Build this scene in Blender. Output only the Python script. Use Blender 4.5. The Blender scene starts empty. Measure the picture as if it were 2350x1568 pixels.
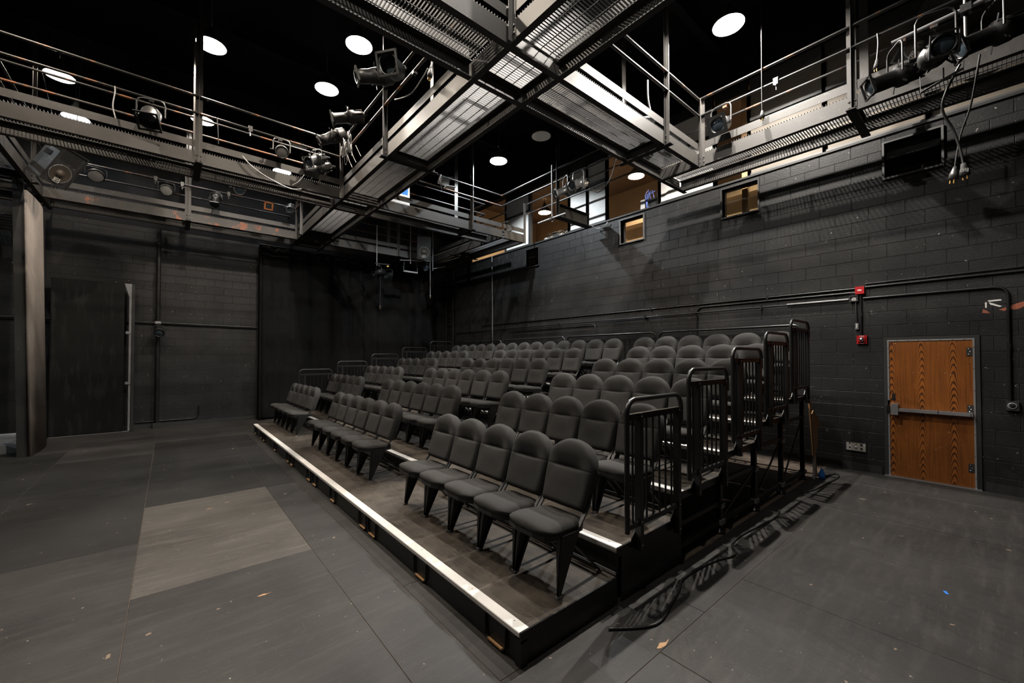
import bpy, math, random
from mathutils import Vector, Matrix

random.seed(7)
SC = bpy.context.scene
COL = SC.collection
PI = math.pi

# ------------------------------------------------------------------ camera
EYE = 1.76
YAW, PITCH, ROLL = math.radians(40.171), math.radians(0.946), math.radians(-0.035)
fw = Vector((math.sin(YAW) * math.cos(PITCH), math.cos(YAW) * math.cos(PITCH), math.sin(PITCH)))
r0 = Vector((math.cos(YAW), -math.sin(YAW), 0))
u0 = r0.cross(fw)
rt = r0 * math.cos(ROLL) + u0 * math.sin(ROLL)
up = -r0 * math.sin(ROLL) + u0 * math.cos(ROLL)
cam_d = bpy.data.cameras.new('camera')
cam = bpy.data.objects.new('camera', cam_d)
COL.objects.link(cam)
cam.matrix_world = Matrix(((rt.x, up.x, -fw.x, 0), (rt.y, up.y, -fw.y, 0), (rt.z, up.z, -fw.z, EYE), (0, 0, 0, 1)))
cam_d.sensor_fit = 'HORIZONTAL'
cam_d.sensor_width = 36
cam_d.lens = 36 * 932.65 / 2350
cam_d.shift_y = 20.62 / 2350
cam_d.clip_start = 0.05
SC.camera = cam

# ------------------------------------------------------------------ world, exposure
wd = bpy.data.worlds.new('world')
SC.world = wd
wd.use_nodes = True
wd.node_tree.nodes['Background'].inputs[0].default_value = (0.6, 0.7, 0.8, 1)
wd.node_tree.nodes['Background'].inputs[1].default_value = 0.0
SC.view_settings.view_transform = 'Standard'
SC.view_settings.look = 'None'
SC.view_settings.gamma = 1
SC.view_settings.use_curve_mapping = False
SC.view_settings.exposure = 0.0
SC.cycles.max_bounces = 6
SC.cycles.diffuse_bounces = 4
SC.cycles.sample_clamp_indirect = 4.0
LAMP_W = 690.0

# ------------------------------------------------------------------ helpers
class MB:
    def __init__(s, org=(0, 0, 0)):
        s.v, s.f, s.sm, s.o = [], [], [], Vector(org)

    def add(s, vs, fs, smooth=False):
        b = len(s.v)
        s.v += [tuple(Vector(p) - s.o) for p in vs]
        s.f += [tuple(i + b for i in q) for q in fs]
        s.sm += [smooth] * len(fs)
        return s

    def box(s, x0, x1, y0, y1, z0, z1):
        vs = [(x, y, z) for x in (x0, x1) for y in (y0, y1) for z in (z0, z1)]
        return s.add(vs, [(0, 1, 3, 2), (4, 6, 7, 5), (0, 4, 5, 1), (2, 3, 7, 6), (0, 2, 6, 4), (1, 5, 7, 3)])

    def obox(s, m, sx, sy, sz):
        vs = [m @ Vector((x * sx / 2, y * sy / 2, z * sz / 2)) for x in (-1, 1) for y in (-1, 1) for z in (-1, 1)]
        return s.add(vs, [(0, 1, 3, 2), (4, 6, 7, 5), (0, 4, 5, 1), (2, 3, 7, 6), (0, 2, 6, 4), (1, 5, 7, 3)])

    def bar(s, p, q, w, h, side=None):
        p, q = Vector(p), Vector(q)
        d = (q - p)
        L = d.length
        d.normalize()
        sd = Vector(side) if side else (Vector((0, 0, 1)) if abs(d.z) < .9 else Vector((1, 0, 0)))
        a = d.cross(sd).normalized()
        b = a.cross(d).normalized()
        m = Matrix(((a.x, b.x, d.x, (p.x + q.x) / 2), (a.y, b.y, d.y, (p.y + q.y) / 2), (a.z, b.z, d.z, (p.z + q.z) / 2), (0, 0, 0, 1)))
        return s.obox(m, w, h, L)

    def tube(s, pts, r, n=8, cap=True, closed=False):
        pts = [Vector(p) for p in pts]
        N = len(pts)
        vs, fs = [], []
        prev = None
        for i, p in enumerate(pts):
            if closed:
                t = (pts[(i + 1) % N] - pts[i - 1]).normalized()
            else:
                t = (pts[min(i + 1, N - 1)] - pts[max(i - 1, 0)]).normalized()
            if prev is None:
                a = t.cross(Vector((0, 0, 1)) if abs(t.z) < .9 else Vector((1, 0, 0))).normalized()
            else:
                a = (prev - t * prev.dot(t)).normalized()
            prev = a
            b = t.cross(a)
            rr = r[i] if isinstance(r, (list, tuple)) else r
            for k in range(n):
                an = 2 * PI * k / n
                vs.append(p + a * (rr * math.cos(an)) + b * (rr * math.sin(an)))
        for i in range(N if closed else N - 1):
            j = (i + 1) % N
            for k in range(n):
                fs.append((i * n + k, i * n + (k + 1) % n, j * n + (k + 1) % n, j * n + k))
        s.add(vs, fs, True)
        if cap and not closed:
            s.add([vs[k] for k in range(n)], [tuple(range(n))[::-1]])
            s.add([vs[(N - 1) * n + k] for k in range(n)], [tuple(range(n))])
        return s

    def lathe(s, prof, n=20, m=None, smooth=True, cap=False):
        m = m or Matrix()
        vs, fs = [], []
        for r, z in prof:
            for k in range(n):
                a = 2 * PI * k / n
                vs.append(m @ Vector((r * math.cos(a), r * math.sin(a), z)))
        for i in range(len(prof) - 1):
            for k in range(n):
                fs.append((i * n + k, i * n + (k + 1) % n, (i + 1) * n + (k + 1) % n, (i + 1) * n + k))
        s.add(vs, fs, smooth)
        if cap:
            s.add(vs[:n], [tuple(range(n))[::-1]])
            s.add(vs[-n:], [tuple(range(n))])
        return s

    def prism(s, poly, f0, f1):
        """poly: 2-D points; f0 / f1 map a point to the two end faces"""
        n = len(poly)
        vs = [f0(*p) for p in poly] + [f1(*p) for p in poly]
        fs = [tuple(range(n))[::-1], tuple(range(n, 2 * n))]
        fs += [(i, (i + 1) % n, n + (i + 1) % n, n + i) for i in range(n)]
        return s.add(vs, fs)

    def build(s, name, mat, parent=None, loc=None, kind=None, label=None):
        me = bpy.data.meshes.new(name)
        me.from_pydata(s.v, [], s.f)
        me.polygons.foreach_set('use_smooth', s.sm)
        me.materials.append(mat)
        me.update()
        o = bpy.data.objects.new(name, me)
        COL.objects.link(o)
        if parent is not None:
            o.parent = parent
        if loc is not None:
            o.location = loc
        elif parent is None:
            o.location = s.o
        if kind:
            o['kind'] = kind
        if label:
            o['label'] = label
        return o


def tag(o, label, cat, group=None):
    o['label'] = label
    o['category'] = cat
    if group:
        o['group'] = group
    return o


def thing(name, label, cat, loc=(0, 0, 0), group=None):
    o = bpy.data.objects.new(name, None)
    COL.objects.link(o)
    o.location = loc
    o.empty_display_size = .1
    return tag(o, label, cat, group)


def struct(name):
    o = bpy.data.objects.new(name, None)
    COL.objects.link(o)
    o['kind'] = 'structure'
    return o


def inst(src, parent, loc):
    o = src.copy()
    COL.objects.link(o)
    o.parent = parent
    o.location = loc
    return o


def axis_m(p, x, upv=(0, 0, 1)):
    """matrix whose local +Z points along x"""
    z = Vector(x).normalized()
    u = Vector(upv)
    if abs(z.dot(u)) > .99:
        u = Vector((1, 0, 0))
    a = u.cross(z).normalized()
    b = z.cross(a)
    return Matrix(((a.x, b.x, z.x, p[0]), (a.y, b.y, z.y, p[1]), (a.z, b.z, z.z, p[2]), (0, 0, 0, 1)))


# ------------------------------------------------------------------ materials
def pm(name, col, rough=.5, metal=0, var=.0, vscale=3, bump=0, bscale=80, spots=None, scr=None, spec=.5, world=True, stretch=(1, 1, 1)):
    m = bpy.data.materials.new(name)
    m.use_nodes = True
    nt = m.node_tree
    N, Lk = nt.nodes, nt.links
    b = N['Principled BSDF']
    b.inputs['Roughness'].default_value = rough
    b.inputs['Metallic'].default_value = metal
    b.inputs['Specular IOR Level'].default_value = spec
    b.inputs['Base Color'].default_value = (*col, 1)
    if not (var or bump or spots or scr):
        return m
    if world:
        g = N.new('ShaderNodeNewGeometry').outputs['Position']
    else:
        g = N.new('ShaderNodeTexCoord').outputs['Object']
    mp = N.new('ShaderNodeMapping')
    mp.inputs['Scale'].default_value = stretch
    Lk.new(g, mp.inputs[0])
    cur = None

    def noise(sc, det=4, vec=mp.outputs[0], rg=.6):
        n = N.new('ShaderNodeTexNoise')
        n.inputs['Scale'].default_value = sc
        n.inputs['Detail'].default_value = det
        n.inputs['Roughness'].default_value = rg
        Lk.new(vec, n.inputs['Vector'])
        return n.outputs['Fac']

    def ramp(src, lo, hi):
        r = N.new('ShaderNodeMapRange')
        r.inputs['From Min'].default_value = lo
        r.inputs['From Max'].default_value = hi
        Lk.new(src, r.inputs['Value'])
        return r.outputs[0]

    def mix(fac, a, bcol):
        x = N.new('ShaderNodeMix')
        x.data_type = 'RGBA'
        Lk.new(fac, x.inputs['Factor'])
        for v, i in ((a, 6), (bcol, 7)):
            if isinstance(v, tuple):
                x.inputs[i].default_value = (*v, 1)
            else:
                Lk.new(v, x.inputs[i])
        return x.outputs[2]

    cur = tuple(col)
    if var:
        cur = mix(ramp(noise(vscale), .3, .7), tuple(c * (1 - var) for c in col), tuple(c * (1 + var) for c in col))
    for sc_, lo, hi, c, st in (scr or []):
        mp2 = N.new('ShaderNodeMapping')
        mp2.inputs['Scale'].default_value = st[:3]
        mp2.inputs['Rotation'].default_value = (0, 0, st[3] if len(st) > 3 else 0)
        Lk.new(g, mp2.inputs[0])
        cur = mix(ramp(noise(sc_, 3, mp2.outputs[0], .55), lo, hi), cur, c)
    for sc_, lo, hi, c in (spots or []):
        cur = mix(ramp(noise(sc_, 2), lo, hi), cur, c)
    if not isinstance(cur, tuple):
        Lk.new(cur, b.inputs['Base Color'])
    if bump:
        bp = N.new('ShaderNodeBump')
        bp.inputs['Strength'].default_value = bump
        bp.inputs['Distance'].default_value = .01
        Lk.new(noise(bscale, 3), bp.inputs['Height'])
        Lk.new(bp.outputs[0], b.inputs['Normal'])
    return m


def em(name, col, s):
    m = bpy.data.materials.new(name)
    m.use_nodes = True
    b = m.node_tree.nodes['Principled BSDF']
    b.inputs['Base Color'].default_value = (*col, 1)
    b.inputs['Emission Color'].default_value = (*col, 1)
    b.inputs['Emission Strength'].default_value = s
    return m


def glass(name, refl=.12):
    m = bpy.data.materials.new(name)
    m.use_nodes = True
    nt = m.node_tree
    nt.nodes.clear()
    o = nt.nodes.new('ShaderNodeOutputMaterial')
    mx = nt.nodes.new('ShaderNodeMixShader')
    t = nt.nodes.new('ShaderNodeBsdfTransparent')
    t.inputs[0].default_value = (.9, .93, .93, 1)
    g = nt.nodes.new('ShaderNodeBsdfGlossy')
    g.inputs['Roughness'].default_value = .03
    fr = nt.nodes.new('ShaderNodeFresnel')
    fr.inputs[0].default_value = 1.5
    nt.links.new(fr.outputs[0], mx.inputs[0])
    nt.links.new(t.outputs[0], mx.inputs[1])
    nt.links.new(g.outputs[0], mx.inputs[2])
    nt.links.new(mx.outputs[0], o.inputs[0])
    return m


def wood_door():
    m = bpy.data.materials.new('oak_veneer')
    m.use_nodes = True
    nt = m.node_tree
    N, Lk = nt.nodes, nt.links
    b = N['Principled BSDF']
    b.inputs['Roughness'].default_value = .38
    g = N.new('ShaderNodeNewGeometry').outputs['Position']
    sx = N.new('ShaderNodeSeparateXYZ')
    Lk.new(g, sx.inputs[0])

    def mt(op, a, bb=None, cc=None):
        n = N.new('ShaderNodeMath')
        n.operation = op
        for i, v in enumerate((a, bb, cc)):
            if v is None:
                continue
            if isinstance(v, (int, float)):
                n.inputs[i].default_value = v
            else:
                Lk.new(v, n.inputs[i])
        return n.outputs[0]

    def noise(scale, st, det=3):
        mp = N.new('ShaderNodeMapping')
        mp.inputs['Scale'].default_value = st
        Lk.new(g, mp.inputs[0])
        n = N.new('ShaderNodeTexNoise')
        n.inputs['Scale'].default_value = scale
        n.inputs['Detail'].default_value = det
        Lk.new(mp.outputs[0], n.inputs[0])
        return n.outputs[0]
    y = sx.outputs[1]
    z = sx.outputs[2]
    yy = mt('ADD', y, mt('MULTIPLY', mt('SUBTRACT', noise(1.6, (1, 1, 1)), .5), .06))
    t = mt('PINGPONG', mt('ADD', yy, -.045), .155)
    ph = mt('ADD', z, mt('MULTIPLY', mt('MULTIPLY', t, t), 85))
    ph = mt('ADD', ph, mt('MULTIPLY', mt('SUBTRACT', noise(5, (1, 1, .5)), .5), .16))
    w = mt('SINE', mt('MULTIPLY', ph, 62))
    w = mt('MULTIPLY_ADD', w, .5, .5)
    fine = noise(55, (1, 1, .03), 2)
    f = mt('MULTIPLY', mt('POWER', w, 2.2), .75)
    f = mt('ADD', f, mt('MULTIPLY', mt('SUBTRACT', fine, .45), .9))
    f = mt('ADD', f, mt('MULTIPLY', mt('SUBTRACT', noise(2.2, (1, 1, .6)), .5), .5))
    cr = N.new('ShaderNodeValToRGB')
    e = cr.color_ramp.elements
    e[0].position, e[0].color = .05, (.215, .068, .009, 1)
    e[1].position, e[1].color = .80, (.018, .0045, .0015, 1)
    e2 = cr.color_ramp.elements.new(.45)
    e2.color = (.125, .036, .006, 1)
    Lk.new(f, cr.inputs[0])
    # darker, scuffed lower part with pale nicks
    sp = N.new('ShaderNodeMapRange')
    sp.inputs['From Min'].default_value = .735
    sp.inputs['From Max'].default_value = .76
    Lk.new(noise(38, (1, 1, 1), 1), sp.inputs[0])
    mx = N.new('ShaderNodeMix')
    mx.data_type = 'RGBA'
    Lk.new(sp.outputs[0], mx.inputs[0])
    Lk.new(cr.outputs[0], mx.inputs[6])
    mx.inputs[7].default_value = (.3, .2, .1, 1)
    Lk.new(mx.outputs[2], b.inputs['Base Color'])
    return m


M = {}
M['block'] = pm('black_painted_block', (.0135, .0133, .0135), .5, 0, .25, 2.2, .35, 55,
                spots=[(24, .735, .75, (.25, .23, .21)), (7, .735, .75, (.06, .055, .05))], spec=0.18)
M['mortar'] = pm('black_mortar', (.022, .0212, .0205), .6, 0, .2, 4, .2, 60, spec=0.1)
def floor_mat(name, c, k):
    t = lambda f, w=1.0: tuple(min(.6, x * f * q) for x, q in zip(c, (1, 1 - .03 * w, 1 - .06 * w)))
    return pm(name, c, .55, 0, .32, 1.1, .1, 45, spec=.22,
              spots=[(9, .725, .738, (.17, .125, .09)), (24, .74, .75, (.24, .22, .19))],
              scr=[(4, .50, .82, t(1.7), (.45, 3.5, 1, .25)), (10, .60, .86, t(1.9), (.9, 2.2, 1, -.5)),
                   (55, .62, .76, t(2.3), (.14, 2.2, 1, .35)), (50, .65, .78, t(2.1), (.2, 1.8, 1, 1.0)), (45, .66, .78, t(2.0), (1.8, .16, 1, -.2)), (60, .70, .76, t(4.0), (.5, 2.0, 1, .6))])


M['floor'] = floor_mat('black_stage_floor', (.0235, .0222, .0213), 1)
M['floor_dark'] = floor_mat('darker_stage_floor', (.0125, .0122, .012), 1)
M['floor_light'] = floor_mat('worn_stage_floor', (.052, .0475, .043), 1)
M['seam'] = pm('raw_seam', (.085, .062, .045), .8, 0, .4, 8)
M['under'] = pm('subfloor', (.03, .022, .016), .9)
M['fabric'] = pm('charcoal_fabric', (.034, .033, .0322), .92, 0, .12, 300, .25, 700, world=False, spec=0.12)
M['piping'] = pm('dark_piping', (.016, .016, .016), .8)
M['chair_metal'] = pm('chair_black_steel', (.007, .007, .007), .42, spec=0.4)
M['blackmetal'] = pm('black_steel', (.008, .008, .008), .36, spec=0.35)
M['railgloss'] = pm('satin_black_tube', (.012, .012, .012), .3)
M['matteblack'] = pm('matte_black', (.008, .008, .008), .75, spec=0.1)
M['deck'] = pm('ribbed_deck', (.044, .0365, .0295), .7, 0, .6, 2.4, .2, 90,
               scr=[(40, .52, .75, (.066, .056, .046), (1, .12, 1))], spots=[(6, .6, .75, (.026, .019, .0125))], spec=0.2)
M['nosing'] = pm('white_nosing', (.62, .605, .58), .45, 0, .06, 6, spots=[(30, .69, .73, (.30, .16, .09))])
M['alu'] = pm('aluminium', (.58, .58, .59), .33, .85)
M['chrome'] = pm('bright_metal', (.75, .75, .76), .22, 1)
M['catwalk'] = pm('grey_catwalk_steel', (.034, .0312, .0285), .5, .15, .14, 2.5, .08, 60,
                  spots=[(9, .70, .76, (.055, .05, .047))], scr=[(20, .66, .74, (.062, .058, .054), (4, 4, .8, .4))])
M['cat_rust'] = pm('rusty_catwalk_steel', (.034, .0305, .0275), .6, .1, .2, 3, .1, 60, spots=[(4, .58, .66, (.16, .05, .02))])
M['cat_dark'] = pm('dark_catwalk_steel', (.02, .019, .018), .5, .1, .2, 3, spec=0.25)
M['pipe'] = pm('dark_pipe', (.014, .0135, .013), .42, .3, .2, 4, spots=[(5, .60, .68, (.11, .045, .02))])
M['rustpipe'] = pm('rusty_pipe', (.035, .03, .027), .5, .3, .3, 4, spots=[(5, .50, .60, (.15, .055, .022))])
M['grating'] = pm('galvanised_grating', (.062, .062, .064), .55, .2, .15, 5)
M['rod'] = pm('dark_rod', (.02, .02, .02), .6)
M['ceil'] = pm('black_ceiling', (.006, .006, .007), .85, 0, .2, 1, spec=0.1)
M['duct'] = pm('black_duct', (.012, .012, .013), .5, spec=0.2)
M['shade_out'] = pm('dark_shade', (.02, .02, .02), .5)
M['shade_in'] = pm('white_enamel', (.85, .84, .81), .35)
M['tan'] = pm('tan_plaster', (.44, .33, .215), .75, 0, .1, 1.5, .1, 20, spec=0.2)
M['brownceil'] = pm('brown_ceiling', (.17, .12, .085), .8, 0, .15, 2)
M['panel'] = pm('pale_board', (.55, .535, .51), .5, 0, .12, 2.2, .05, 30, spec=0.25)
M['tanpanel'] = pm('tan_board', (.115, .098, .078), .55, 0, .15, 2.2, .05, 30, spec=0.25)
M['white'] = pm('white_paint', (.5, .49, .47), .5)
M['red'] = pm('red_enamel', (.30, .006, .009), .35)
M['redtint'] = pm('dark_red_paint', (.10, .008, .008), .4)
M['steelgrey'] = pm('grey_steel', (.19, .19, .195), .45, .3, .12, 5)
M['frame_dark'] = pm('dark_frame', (.022, .022, .022), .5, spec=0.25)
M['frame_grey'] = pm('grey_frame', (.05, .05, .05), .45)
M['curtain'] = pm('black_drape', (.0055, .0055, .0055), .95, 0, .15, 6, spec=0.03)
M['flat'] = pm('brown_grey_board', (.15, .13, .115), .75, 0, .1, 2, .15, 90, spots=[(30, .72, .74, (.4, .38, .36))], spec=0.15)
M['stained'] = pm('stained_black_board', (.0042, .0042, .0042), .55, 0, .3, 1.5, 0, 1, spots=[], scr=[(3, .53, .60, (.009, .009, .009), (3.5, 1, .5))], spec=0.12)
M['greyboard'] = pm('grey_board', (.36, .37, .38), .6, 0, .15, 3, .1, 30)
M['oak'] = wood_door()
M['cardboard'] = pm('cardboard', (.30, .19, .10), .85, 0, .12, 5)
M['plank'] = pm('pine', (.36, .20, .085), .6, 0, .2, 4, 0, 1, stretch=(8, 8, .6))
M['blue'] = pm('blue_tape', (.02, .16, .55), .5)
M['bluecable'] = pm('blue_cable', (.12, .2, .6), .5)
M['cable'] = pm('black_cable', (.015, .015, .015), .4)
M['greycable'] = pm('grey_cable', (.28, .28, .28), .5)
M['lampblack'] = pm('lamp_housing', (.008, .008, .008), .45, 0, spec=.3)
M['lampsilver'] = pm('bare_lamp_housing', (.10, .10, .10), .38, .6, .2, 14)
M['lens'] = pm('dark_lens', (.02, .028, .035), .06)
M['lensgrey'] = pm('frosted_lens', (.30, .30, .29), .3, 0, .15, 120, .5, 160)
M['brass'] = pm('brass', (.55, .33, .10), .35, .8)
M['gel'] = pm('orange_frame', (.36, .12, .03), .6)
M['spk'] = pm('speaker_box', (.022, .022, .0225), .55, 0, .3, 6, .3, 120, spots=[(18, .62, .7, (.08, .08, .08))])
M['grille'] = pm('speaker_grille', (.012, .012, .012), .5)
M['cone'] = pm('speaker_cone', (.04, .03, .02), .6)
M['outlet'] = pm('outlet_plate', (.36, .345, .315), .4, .2)
M['chip'] = pm('bare_brick_chip', (.22, .06, .03), .8)
M['rubber'] = pm('rubber', (.02, .02, .02), .8)
M['glass'] = glass('pane')
M['bulb'] = em('lit_bulb', (1, .95, .86), 60)
M['bulb_off'] = pm('unlit_bulb', (.5, .5, .48), .3)
M['gulb'] = em('lit_gallery_bulb', (1, .80, .55), 60)
M['tubelight'] = em('lit_tube', (1, .93, .82), 14)
M['ledface'] = em('lit_lens', (1, .97, .92), 10)

# ------------------------------------------------------------------ the room
XW, YB = 8.2, 13.6       # right wall and back wall planes
YF, XL, ZC = -4.0, -7.0, 8.2

# floor: 4 x 8 ft panels with open seams on a sub-floor
fl = struct('floor')
MB().box(XL, XW + .3, YF, YB + .3, -.2, -.004).build('subfloor', M['seam'], fl)


def slab_mesh(w, l, gap=.0018):
    b = .002
    mb = MB()
    x, y = w / 2 - gap, l / 2 - gap
    vs = [(-x, -y, -.012), (x, -y, -.012), (x, y, -.012), (-x, y, -.012), (-x, -y, -b), (x, -y, -b), (x, y, -b), (-x, y, -b),
          (-x + b, -y + b, 0), (x - b, -y + b, 0), (x - b, y - b, 0), (-x + b, y - b, 0)]
    fs = [(8, 9, 10, 11)] + [(i, (i + 1) % 4, 4 + (i + 1) % 4, 4 + i) for i in range(4)] + [(4 + i, 4 + (i + 1) % 4, 8 + (i + 1) % 4, 8 + i) for i in range(4)]
    mb.add(vs, fs)
    return mb


PM = {}


def panel(x0, x1, y0, y1, m='floor'):
    key = (round(x1 - x0, 3), round(y1 - y0, 3), m)
    c = ((x0 + x1) / 2, (y0 + y1) / 2, 0)
    if key not in PM:
        PM[key] = slab_mesh(x1 - x0, y1 - y0).build('floor_panel', M[m], fl, c)
    else:
        inst(PM[key], fl, c)


PY = 2.365
ys0 = [1.69 + PY * k for k in range(6)]
cols = [(-.2 + 1.22 * k, -.2 + 1.22 * (k + 1)) for k in range(-6, 1)]
for ci, (x0, x1) in enumerate(cols):
    off = 0 if (ci % 2 == 0) else -PY / 2
    seams = [1.305] + [y + off for y in ys0 if y + off > 1.5] + [YB]
    if x0 < -.3 and off == 0 and abs(x0 + .2) > .01:
        pass
    for a, b in zip(seams, seams[1:]):
        if b - a < .05:
            continue
        m = 'floor'
        if abs(x0 + .2) < .02:
            if 4 < a < 4.1:
                m = 'floor_light'
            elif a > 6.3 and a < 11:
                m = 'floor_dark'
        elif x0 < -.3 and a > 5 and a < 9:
            m = 'floor_dark'
        panel(x0, x1, a, b, m)
for a, b in zip([1.305, 1.69, 4.03, 6.36, 8.745, 11.12], [1.69, 4.03, 6.36, 8.745, 11.12, YB]):
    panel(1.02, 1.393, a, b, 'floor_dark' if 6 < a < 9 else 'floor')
for a, b in zip([1.75, 2.95, 4.17, 4.88, 6.16, 7.4, 8.6, 9.8, 11.0], [2.95, 4.17, 4.88, 6.16, 7.4, 8.6, 9.8, 11.0, YB]):
    panel(1.393, 2.6, a, b)
xs = [1.393, 2.84, 4.06, 5.28, 6.5, 7.07, XW]
for a, b in zip(xs, xs[1:]):
    panel(a, b, 1.305, 1.75)
    panel(a if a > 2 else 2.6, b, 11.2, YB)
xs = [2.258 - 1.216 * k for k in range(8)][::-1] + [3.49, 4.706, 5.885, 7.32, XW]
xs = [x for x in xs if x > XL]
for a, b in zip(xs, xs[1:]):
    panel(a, b, -1.13, 1.305)
    panel(a, b, -3.565, -1.13)

# black block walls ---------------------------------------------------------
BW, BH = .4064, .2032
GAP = .0026
PROUD = .0045


def block_mb(w, h, axis):
    """one block, centred on its face rectangle; axis 'x': face looks to -x, 'y': face looks to -y"""
    a, c = w / 2 - GAP, h / 2 - GAP
    e = .0036
    mb = MB()
    base = [(-a, -c), (a, -c), (a, c), (-a, c)]
    inn = [(-a + e, -c + e), (a - e, -c + e), (a - e, c - e), (-a + e, c - e)]
    if axis == 'x':
        P = lambda p, d: (-d, -p[0], p[1])
    else:
        P = lambda p, d: (p[0], -d, p[1])
    vs = [P(p, 0) for p in base] + [P(p, PROUD - e) for p in base] + [P(p, PROUD) for p in inn]
    fs = [(8, 9, 10, 11)] + [(i, (i + 1) % 4, 4 + (i + 1) % 4, 4 + i) for i in range(4)] + [(4 + i, 4 + (i + 1) % 4, 8 + (i + 1) % 4, 8 + i) for i in range(4)]
    return mb.add(vs, fs)


def cut(rects, hole):
    out = []
    hx0, hx1, hz0, hz1 = hole
    for x0, x1, z0, z1 in rects:
        if x1 <= hx0 or x0 >= hx1 or z1 <= hz0 or z0 >= hz1:
            out.append((x0, x1, z0, z1))
            continue
        if x0 < hx0:
            out.append((x0, hx0, z0, z1))
        if x1 > hx1:
            out.append((hx1, x1, z0, z1))
        a, b = max(x0, hx0), min(x1, hx1)
        if z0 < hz0:
            out.append((a, b, z0, hz0))
        if z1 > hz1:
            out.append((a, b, hz1, z1))
    return [r for r in out if r[1] - r[0] > .03 and r[3] - r[2] > .03]


def block_wall(parent, axis, plane, lo, hi, top, holes, hidden, phase=0.0, z_first=0.0):
    rects = []
    k = 0
    z = z_first
    while z < top - .03:
        x = lo - BW + phase + (BW / 2 if k % 2 else 0)
        while x < hi:
            r = [(max(x, lo), min(x + BW, hi), z, min(z + BH, top))]
            if r[0][1] - r[0][0] > .03:
                for h in holes:
                    r = cut(r, h)
                rects += r
            x += BW
        z += BH
        k += 1

    def score(r):
        cx, cz = (r[0] + r[1]) / 2, (r[2] + r[3]) / 2
        p = Vector((plane, cx, cz)) if axis == 'x' else Vector((cx, plane, cz))
        if hidden(cx, cz):
            return 1e6 + cx
        return (p - Vector((0, 0, EYE))).length
    rects.sort(key=score)
    cache = {}
    for r in rects[:295]:
        w, h = round(r[1] - r[0], 3), round(r[3] - r[2], 3)
        cx, cz = (r[0] + r[1]) / 2, (r[2] + r[3]) / 2
        loc = (plane, cx, cz) if axis == 'x' else (cx, plane, cz)
        if (w, h) not in cache:
            cache[(w, h)] = block_mb(w, h, axis).build('concrete_block', M['block'], parent, loc)
        else:
            inst(cache[(w, h)], parent, loc)
    mb = MB()
    for r in rects[295:]:
        cx, cz = (r[0] + r[1]) / 2, (r[2] + r[3]) / 2
        loc = Vector((plane, cx, cz) if axis == 'x' else (cx, plane, cz))
        t = block_mb(r[1] - r[0], r[3] - r[2], axis)
        mb.add([Vector(p) + loc for p in t.v], t.f)
    mb.build('block_courses', M['block'], parent, kind='stuff')


WTOP = 5.085
WIN = [(5.08, 5.69, 4.45, 5.0), (8.49, 9.04, 4.45, 4.97), (2.735, 3.365, 4.45, 5.0), (.43, 1.02, 4.44, 4.96)]
DOOR = (.115, 1.065, 0, 2.055)
wr = struct('wall_right')
# backing wall, pierced by the door and the four small windows
mb = MB()
t0, t1 = XW, XW + .2
mb.box(t0, t1, YF, DOOR[0], 0, 4.44)
mb.box(t0, t1, DOOR[1], YB, 0, 4.44)
mb.box(t0, t1, DOOR[0], DOOR[1], DOOR[3], 4.44)
edges = sorted([(w[0], w[1]) for w in WIN])
y = YF
for a, b in edges:
    mb.box(t0, t1, y, a, 4.44, WTOP)
    y = b
mb.box(t0, t1, y, YB, 4.44, WTOP)
for w in WIN:
    if w[2] > 4.441:
        mb.box(t0, t1, w[0], w[1], 4.44, w[2])
    mb.box(t0, t1, w[0], w[1], w[3], WTOP)
mb.build('backing', M['mortar'], wr)
holes = [DOOR] + [(w[0] - .03, w[1] + .03, w[2] - .03, w[3] + .03) for w in WIN] + [(1.27, 1.535, .29, .445)]
block_wall(wr, 'x', XW, YF, YB, WTOP, holes, lambda y_, z_: (y_ < -.55) or (1.8 < y_ < 11.2 and z_ < 2.1) or y_ > 11.0, phase=.13)
MB().box(XW - .03, XW + .2, YF, YB, WTOP, WTOP + .035).build('sill_cap', M['frame_dark'], wr)
MB().box(XW, XW + .2, YF, YB, 6.95, ZC).build('upper_wall', M['ceil'], wr)

wb = struct('wall_back')
MB().box(XL, XW + 4.3, YB, YB + .2, 0, 5.0).build('backing', M['mortar'], wb)
MB().box(XL, XW + 4.3, YB, YB + .2, 5.0, ZC).build('upper_wall', M['ceil'], wb)
block_wall(wb, 'y', YB, -4.0, 8.2, 5.0, [], lambda x_, z_: x_ > 2.1 or x_ < -3.2 or z_ > 5.2 or (-2 < x_ < -.7 and z_ < 3.4), phase=.05)
wl = MB().box(XL - .2, XL, YF, YB, 0, ZC).build('wall_left', M['mortar'], kind='structure')
wf = MB().box(XL, XW, YF - .2, YF, 0, ZC).build('wall_front', M['mortar'], kind='structure')
ce = struct('ceiling')
MB().box(XL, XW + 4.3, YF, YB, ZC, ZC + .2).build('deck_panel', M['ceil'], ce)
for k in range(9):
    yj = -2.25 + 1.9 * k
    MB().box(XL, XW, yj - .07, yj + .07, ZC - .42, ZC - .39).box(XL, XW, yj - .01, yj + .01, ZC - .40, ZC).build('joist', M['ceil'], ce)
MB().box(4.92, 5.48, -2, YB, 7.15, 7.6).build('air_duct', M['duct'], ce)
MB().tube([(-4.2, -2, 7.4), (-4.2, YB, 7.4)], .25, 16).build('air_duct', M['duct'], ce)

# skirting
bb = MB().box(XW - .024, XW - .008, DOOR[1] + .03, YB - .03, .001, .115).box(XW - .024, XW - .008, YF + .01, DOOR[0] - .03, .001, .115)
bb.build('baseboard_right', M['frame_dark'], kind='structure')
MB().box(-4, 1.9, YB - .03, YB - .008, .001, .105).build('baseboard_back', M['frame_dark'], kind='structure')

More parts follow.
